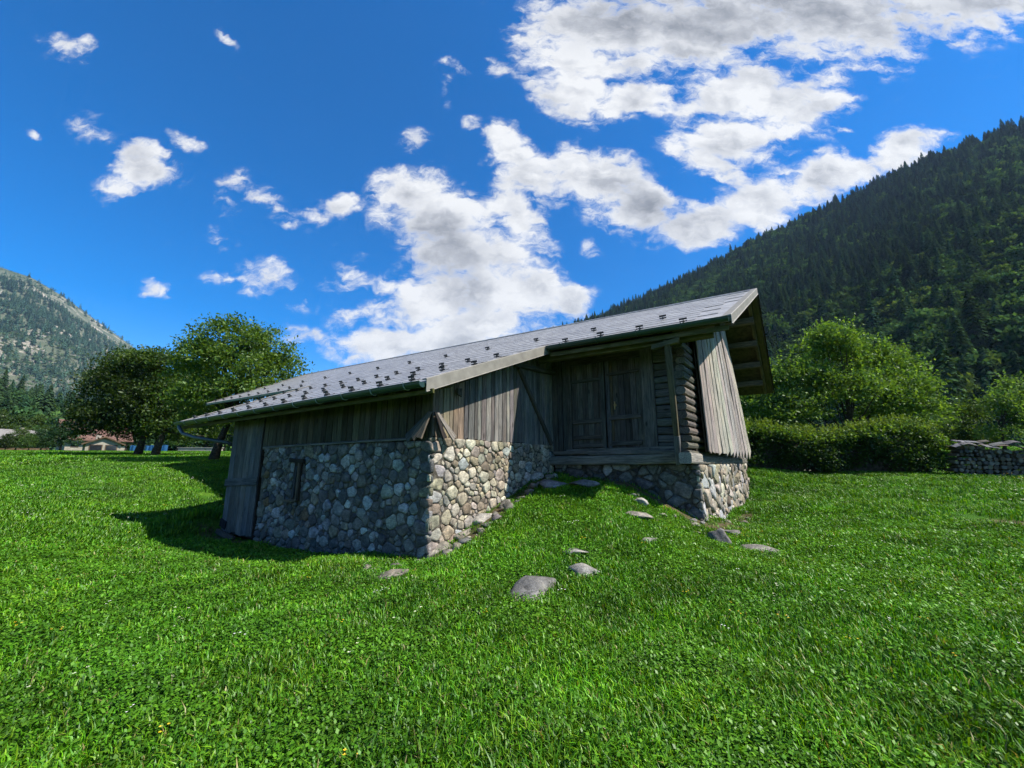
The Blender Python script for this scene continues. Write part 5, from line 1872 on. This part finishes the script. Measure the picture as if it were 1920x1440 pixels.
# blue sheeted fence and a pale low wall under the trees
fp = PXP(276, 852, 62)
fp.z = ground_z(fp.x, fp.y)
fence = empty('tarpaulin_fence', fp, R(-12), 'blue tarpaulin fence seen between the two left trunks', 'fence')
m_bl = mat_noise('blue_tarpaulin', (.035, .14, .30), (.06, .20, .40), 1.2, .5, .3)
for k in range(5):
    vs, fs = [], []
    for i in range(7):
        x = -3.6 + k * 1.45 + i * 1.42 / 6
        dy = .05 * math.sin(i * 1.7 + k)
        vs += [(x, dy, .05), (x, dy + .02, 1.0 + .06 * math.sin(i + k)), (x, dy + .03, .05), (x, dy + .05, 1.0 + .06 * math.sin(i + k))]
    for i in range(6):
        a = i * 4
        fs += [(a, a + 4, a + 5, a + 1), (a + 2, a + 3, a + 7, a + 6), (a + 1, a + 5, a + 7, a + 3)]
    link('sheet', mesh('sheet', vs, fs, m_bl), fence)
    MB().tube([(-3.62 + k * 1.45, .08, -.3), (-3.62 + k * 1.45, .08, 1.15)], .03, 6).build('post', M['house_wood'], fence)
lp = PXP(372, 852, 60)
lp.z = ground_z(lp.x, lp.y)
lw = MB()
lw.box(-3.0, 3.4, -.2, .2, -.4, .55).box(-3.1, 3.5, -.26, .26, .55, .66)
tag(lw.build('garden_wall', M['plaster'], None), 'low pale wall behind the tall tree trunk near the barn', 'wall').location = lp

# ------------------------------------------------------------------ broadleaf trees and bushes round the houses (copies)
BROAD = [(.030, .070, .014), (.042, .088, .014), (.024, .055, .014), (.060, .100, .016)]


def proto(seed, n_clumps, cols):
    g = random.Random(seed)
    lob = [(0, 0, 6.2, 2.6, 2.6, 2.4), (1.5, .5, 5.0, 2.3, 2.3, 2.0), (-1.6, -.4, 4.8, 2.3, 2.3, 2.0), (.3, -1.3, 4.2, 2.5, 2.3, 2.0), (-.3, 1.4, 3.6, 2.6, 2.3, 1.8), (g.uniform(-1, 1), 0, 7.6, 1.6, 1.6, 1.4), (1.2, -1.0, 2.6, 2.0, 2.0, 1.4), (-1.2, -.8, 2.5, 2.0, 2.0, 1.4)]
    return tree('broadleaf_tree', (0, 0, 0), lob, [(0, 0, -.3), (.1, 0, 1.6), (.0, .1, 3.8)], n_clumps, 30, .75, .40, cols, 'x', 'tree', None, seed, .28, limbs=10, up=.3)


def copy_tree(o, parent=None):
    c = o.copy()
    COL.objects.link(c)
    c.parent = parent
    for ch in o.children: copy_tree(ch, c)
    return c


PROTOS = [proto(301, 210, BROAD), proto(302, 210, [(.045, .085, .012), (.060, .105, .014), (.034, .066, .012)]), proto(303, 210, [(.018, .048, .018), (.026, .060, .018), (.014, .038, .014)])]
SPOTS = [(30, 836, 62, .42, 1, 'round green bush at the left edge before the grey-roofed house'), (75, 846, 60, .40, 2, 'dark bush left of the cream house among the hedge of bushes'), (112, 848, 58, .52, 2, 'tall dark bush right beside the cream house'), (88, 845, 66, .50, 1, 'olive bush behind the dark bushes left of the cream house'), (8, 850, 58, .30, 0, 'low bush in the far left corner of the meadow'), (52, 848, 57, .30, 0, 'low mid-green bush between the bushes at the meadow edge'),
         (20, 845, 105, 1.15, 0, 'tall tree behind the grey-roofed house'), (70, 845, 112, 1.25, 1, 'tall olive tree behind the bushes left of the cream house'), (128, 845, 118, 1.2, 0, 'tall tree behind the left half of the cream house'), (178, 845, 110, 1.1, 2, 'dark tree behind the red roof'), (-35, 845, 95, 1.2, 1, 'tall tree cut by the left edge of the picture'),
         (330, 852, 72, .75, 0, 'broadleaf tree between the blue fence and the pale wall'), (420, 852, 80, .85, 2, 'dark tree behind the left end of the barn'), (235, 846, 95, .95, 2, 'dark tree right behind the red-roofed house')]
for i, (px, py, y, s, k, lab) in enumerate(SPOTS):
    firsts = [q for q, a in enumerate(SPOTS) if a[4] == k]
    o = PROTOS[k] if i == firsts[0] else copy_tree(PROTOS[k])
    p = PXP(px, py, y)
    o.location = (p.x, p.y, ground_z(p.x, p.y) - .1)
    o.rotation_euler = (0, 0, i * 1.3)
    o.scale = (s, s, s)
    if s < .6:
        o.name = 'bush'
    tag(o, lab, 'bush' if s < .6 else 'tree', 'trees and bushes round the houses')
# ------------------------------------------------------------------ wooded hills
def sil(pts):
    a = []
    for px, py in pts:
        r = ray(px, py)
        a.append((math.atan2(r.x, r.y), r.z / math.hypot(r.x, r.y)))
    a = np.array(a)
    return lambda az: np.interp(az, a[:, 0], a[:, 1])


def fbm2(x, y, seed, octs=5, lac=2.03, gain=.5):
    g = np.random.default_rng(seed)
    out_ = np.zeros_like(x)
    amp = 1.0
    f = 1.0
    for o in range(octs):
        for k in range(3):
            th, ph, q = g.uniform(0, 6.28), g.uniform(0, 6.28), g.uniform(.7, 1.3)
            out_ += amp / 3 * np.sin(f * q * (x * math.cos(th) + y * math.sin(th)) + ph + 1.3 * np.sin(f * .6 * (y * math.cos(th) - x * math.sin(th)) + ph * 2))
        amp *= gain
        f *= lac
    return out_


class Hill:
    def __init__(self, name, az0, az1, d0, d1, sil_pts, tree_h, rough, power, mat, label_seed, na=150, nd=90):
        self.az0, self.az1, self.d0, self.d1, self.s, self.th, self.rough, self.pw, self.seed = az0, az1, d0, d1, sil(sil_pts), tree_h, rough, power, label_seed
        az = np.linspace(az0, az1, na)
        t = np.concatenate([np.linspace(-.04, 1.0, nd), [1.06, 1.18, 1.5]])
        A, T = np.meshgrid(az, t)
        X, Y, Z = self.point(A, T)
        v = np.c_[X.ravel(), Y.ravel(), Z.ravel()]
        i, j = np.meshgrid(np.arange(na - 1), np.arange(len(t) - 1))
        b = (j * na + i).ravel()
        f = np.c_[b, b + 1, b + na + 1, b + na]
        tag(link(name, np_mesh(name, v, f, mat, smooth=True)), kind='structure')

    def point(self, A, T):
        d0 = self.d0(A) if callable(self.d0) else self.d0
        d1 = self.d1(A) if callable(self.d1) else self.d1
        d = d0 + (d1 - d0) * T
        zr = EYE + self.s(A) * d1 - self.th
        zb = 2.0
        tt = np.clip(T, 0, 1)
        z = zb + (zr - zb) * tt ** self.pw
        X, Y = d * np.sin(A), d * np.cos(A)
        w_ = np.sin(np.pi * tt) ** .7
        z = z + self.rough * w_ * fbm2(X / 90.0, Y / 90.0, self.seed)
        z = np.where(T > 1, zr - (T - 1) * (d1 - d0) * .55, z)
        z = np.where(T < 0, zb + T * 120, z)
        return X, Y, z


M['forest_floor'] = mat_noise('forest_floor', (.018, .038, .016), (.038, .062, .020), .05, .95, .1)
m_mt, t_ = new_mat('mountain_slope')
pos_ = t_.node('ShaderNodeNewGeometry').outputs['Position']
a_ = t_.noise(pos_, .006, 8.0, .65)
b_ = t_.noise(t_.vmath('MULTIPLY', pos_, (1.0, 1.0, .25)), .014, 8.0, .7, dist=.8)
c_ = t_.ramp(a_, [(.35, (.07, .095, .062)), (.6, (.13, .148, .10))])
rk_ = t_.ramp(t_.noise(pos_, .05, 6.0, .7), [(.3, (.22, .20, .165)), (.7, (.42, .39, .33))])
principled(t_, t_.mix(t_.remap(b_, .53, .60), c_, rk_), .95, .1, normal=bump(t_, t_.noise(pos_, .03, 8.0, .7), 1.0, 18.0))
M['mountain'] = m_mt
M['needle'] = mat_leaf('needle', trans=.12, gloss=.0)
M['wood_leaf'] = mat_leaf('wood_leaf', trans=.25, gloss=.0)
M['pale_bark'] = mat_noise('pale_bark', (.075, .07, .06), (.14, .13, .115), 4.0, .9, .1)


def conifer_mesh(seed, h, r, n, cols, frond=1.0):
    g = np.random.default_rng(seed)
    t = g.uniform(.06, 1, n) ** .85
    ang = g.uniform(0, 2 * math.pi, n)
    rad = r * (1 - t) ** .85 * g.uniform(.45, 1.05, n) + .12
    c = np.c_[rad * np.cos(ang), rad * np.sin(ang), t * h]
    out_ = np.c_[np.cos(ang), np.sin(ang), -.55 - .3 * g.uniform(size=n)]
    out_ /= np.linalg.norm(out_, axis=1)[:, None]
    side = np.c_[-np.sin(ang), np.cos(ang), np.zeros(n)]
    L = (frond * (.5 + 1.3 * (1 - t)) * g.uniform(.7, 1.2, n))[:, None]
    W_ = L * .55
    v = np.stack([c - out_ * L * .6, c + side * W_ * .5 + out_ * L * .2, c + out_ * L * .7, c - side * W_ * .5 + out_ * L * .2], 1).reshape(-1, 3)
    f = np.arange(4 * n).reshape(n, 4)
    cc = np.array(cols)[g.integers(len(cols), size=n)] * g.uniform(.7, 1.3, n)[:, None]
    # spire
    sv = np.array([[-.22, 0, h * .93], [.22, 0, h * .93], [0, 0, h * 1.05], [0, 0, h * 1.05], [0, -.22, h * .93], [0, .22, h * .93], [0, 0, h * 1.05], [0, 0, h * 1.05]])
    f = np.concatenate([f, np.array([[0, 1, 2, 3], [4, 5, 6, 7]]) + len(v)])
    v = np.concatenate([v, sv])
    cc = np.concatenate([cc, np.array([cols[0], cols[0]])])
    return np_mesh('conifer', v, f, M['needle'], cc)


def broad_mesh(seed, h, r, n, cols):
    g = np.random.default_rng(seed)
    lob = [(0, 0, h * .62, r * .8, r * .8, h * .36)] + [(g.uniform(-.5, .5) * r, g.uniform(-.5, .5) * r, h * g.uniform(.45, .8), r * .55, r * .55, h * .22) for _ in range(4)]
    c, cl = crown_points(lob, n // 12, 12, r * .28, g, .8)
    v, f, cc = leaf_quads(c, r * .26, g, cols, aspect=.75, up=.5)
    return np_mesh('broadleaf', v, f, M['wood_leaf'], cc)


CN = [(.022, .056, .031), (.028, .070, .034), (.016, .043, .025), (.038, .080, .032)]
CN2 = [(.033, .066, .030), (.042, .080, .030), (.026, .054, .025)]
BN = [(.050, .104, .030), (.062, .120, .032), (.042, .090, .028)]
BN2 = [(.034, .078, .030), (.044, .094, .034)]
BN3 = [(.072, .118, .030), (.058, .104, .028)]
WOODS = [store('spruce_a', conifer_mesh(1, 21, 4.4, 620, CN, 1.5)), store('spruce_b', conifer_mesh(2, 17, 4.2, 560, CN, 1.5)), store('spruce_c', conifer_mesh(3, 23, 4.4, 640, CN2, 1.5)), store('spruce_d', conifer_mesh(4, 18, 5.0, 600, CN2, 1.6)),
         store('beech_a', broad_mesh(5, 15, 5.4, 720, BN)), store('beech_b', broad_mesh(6, 14, 4.8, 720, BN2)), store('beech_c', broad_mesh(7, 13, 4.6, 720, BN3))]
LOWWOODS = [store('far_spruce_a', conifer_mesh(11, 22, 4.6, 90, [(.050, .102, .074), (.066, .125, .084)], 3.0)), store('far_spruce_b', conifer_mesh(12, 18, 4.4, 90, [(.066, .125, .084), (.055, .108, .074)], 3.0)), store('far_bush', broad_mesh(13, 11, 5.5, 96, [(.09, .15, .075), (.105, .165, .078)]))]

# right-hand hill
hill_r = Hill('wooded_hill', R(-24), R(72), lambda a: np.interp(a, [R(-24), R(0), R(15), R(50)], [420, 300, 190, 150]), lambda a: np.interp(a, [R(-24), R(0), R(50)], [760, 820, 860]),
              [(480, 800), (560, 770), (700, 722), (850, 678), (1000, 628), (1100, 594), (1200, 556), (1300, 508), (1400, 452), (1500, 404), (1600, 360), (1700, 306), (1800, 266), (1920, 222), (2150, 170), (2700, 130)], 20, 9.0, 1.18, M['forest_floor'], 5)


def plant(hill, n, seed, az0, az1, mixf, smin, smax, keep=None, tmax=1.03):
    g = np.random.default_rng(seed)
    A = g.uniform(az0, az1, n)
    d0 = hill.d0(A) if callable(hill.d0) else hill.d0
    d1 = hill.d1(A) if callable(hill.d1) else hill.d1
    D_ = np.sqrt(g.uniform(0, 1, n) * ((d0 + (d1 - d0) * tmax) ** 2 - d0 ** 2) + d0 ** 2)
    T = (D_ - d0) / (d1 - d0)
    X, Y, Z = hill.point(A, T)
    k = np.ones(n, bool) if keep is None else keep(X, Y, Z, T, g)
    X, Y, Z, T = X[k], Y[k], Z[k], T[k]
    m = len(X)
    s = g.uniform(smin, smax, m)
    rot = np.c_[g.normal(0, .03, m), g.normal(0, .03, m), g.uniform(0, 6.28, m)]
    return np.c_[X, Y, Z - .6], rot, np.c_[s, s, s * g.uniform(.85, 1.2, m)], mixf(X, Y, T, g, m)


def mix_r(X, Y, T, g, m):
    n = fbm2(X / 70, Y / 70, 91, 4) + .5 * np.sin(np.pi * np.clip(T, 0, 1)) - .55
    br = g.uniform(size=m) < np.clip(.52 + .45 * n, .06, .85)
    return np.where(br, g.choice([4, 5, 5, 6], m), g.choice([0, 1, 2, 3], m))


f1 = plant(hill_r, 15000, 401, R(-22), R(62), mix_r, .75, 1.35)
scatter('hillside_forest', WOODS, *f1, 'dark mixed spruce and beech forest covering the steep right-hand hillside', 'forest')

# left: far mountain and the wooded spur before it
hill_m = Hill('mountain', R(-75), R(-22), 900, 2600, [(-1400, 300), (-700, 330), (-300, 410), (0, 497), (60, 517), (120, 553), (180, 597), (240, 640), (290, 676), (360, 722), (430, 765), (520, 815), (600, 840)], 8, 26.0, 1.05, M['mountain'], 8, 170, 110)


def keep_m(X, Y, Z, T, g):
    rock = fbm2(X / 120, Y / 300, 55, 5)
    return (rock < .55 - .5 * np.clip(T - .72, 0, 1)) & (g.uniform(size=len(X)) < np.where(T > .88, .35, .95))


f2 = plant(hill_m, 15000, 402, R(-60), R(-25), lambda X, Y, T, g, m: np.where(g.uniform(size=m) < .30 + .25 * np.sign(fbm2(X / 200, Y / 200, 77, 3)), 2, g.integers(0, 2, m)), .75, 1.2, keep_m, 1.0)
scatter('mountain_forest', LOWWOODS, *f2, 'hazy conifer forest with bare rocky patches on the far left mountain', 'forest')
hill_l = Hill('wooded_spur', R(-75), R(-28), 170, 420, [(-900, 560), (-300, 660), (0, 728), (60, 738), (120, 752), (200, 770), (300, 790), (420, 812), (520, 835)], 15, 5.0, 1.05, M['forest_floor'], 9, 90, 50)
f3 = plant(hill_l, 2600, 403, R(-66), R(-29), lambda X, Y, T, g, m: np.where(g.uniform(size=m) < .72, g.choice([4, 5, 5, 6], m), g.integers(0, 4, m)), .6, 1.0)
scatter('spur_forest', WOODS, *f3, 'green broadleaf wood on the low spur behind the houses', 'forest')

# the nearest trees at the foot of the right-hand hill, one by one
spr = {}
NEAR = [(1795, 832, 92, .62, 0), (1850, 832, 100, .80, 2), (1898, 832, 84, .66, 1), (1660, 830, 110, .70, 3), (1740, 830, 118, .82, 2), (1945, 832, 96, .85, 0), (1480, 825, 120, .62, 1), (1540, 825, 128, .75, 3)]
WHERE = ['small spruce just above the left end of the woodpile', 'tall spruce with a bare pale trunk above the woodpile', 'slim spruce at the hill foot near the right edge', 'broad spruce behind the right flank of the bright bushy tree', 'tall pale-stemmed spruce right of the bright bushy tree', 'spruce at the right edge of the picture', 'small spruce behind the low shrub by the gable', 'broad spruce hidden behind the bright bushy tree top']
for i, (px, py, y, s, k) in enumerate(NEAR):
    p = PXP(px, py, y)
    root = empty('spruce_tree', (p.x, p.y, ground_z(p.x, p.y) - .3), i * 1.1, WHERE[i], 'tree', 'spruces at the foot of the hill')
    root.scale = (s, s, s)
    if k not in spr:
        me = conifer_mesh(60 + k, 21, 3.8, 1500, CN2 if k % 2 else CN, .95)
        tm = MB().tube([(0, 0, -.5), (.1, 0, 9), (0, 0, 20.5)], [.34, .22, .03], 7)
        spr[k] = (me, mesh('trunk', tm.v, tm.f, M['pale_bark'], True))
    link('crown', spr[k][0], root)
    link('trunk', spr[k][1], root)
# ------------------------------------------------------------------ the air of the valley
m_hz = bpy.data.materials.new('haze')
m_hz.use_nodes = True
hz = NT(m_hz.node_tree)
hz.n.clear()
vol = hz.node('ShaderNodeVolumePrincipled', {'Color': (0.42, 0.66, 1.0), 'Density': 0.000062, 'Anisotropy': 0.2})
ho = hz.node('ShaderNodeOutputMaterial')
hz.l.new(vol.outputs[0], ho.inputs['Volume'])
top = 0.0
for o in sc.objects:
    if o.type == 'MESH':
        top = max(top, max((o.matrix_world @ Vector(c)).z for c in o.bound_box))
tag(link('haze', mesh('haze', *box_vf(-12500, 12500, -8500, 14500, -3.0, top + 45.0), m_hz)), kind='stuff')
sc.cycles.volume_bounces = 0
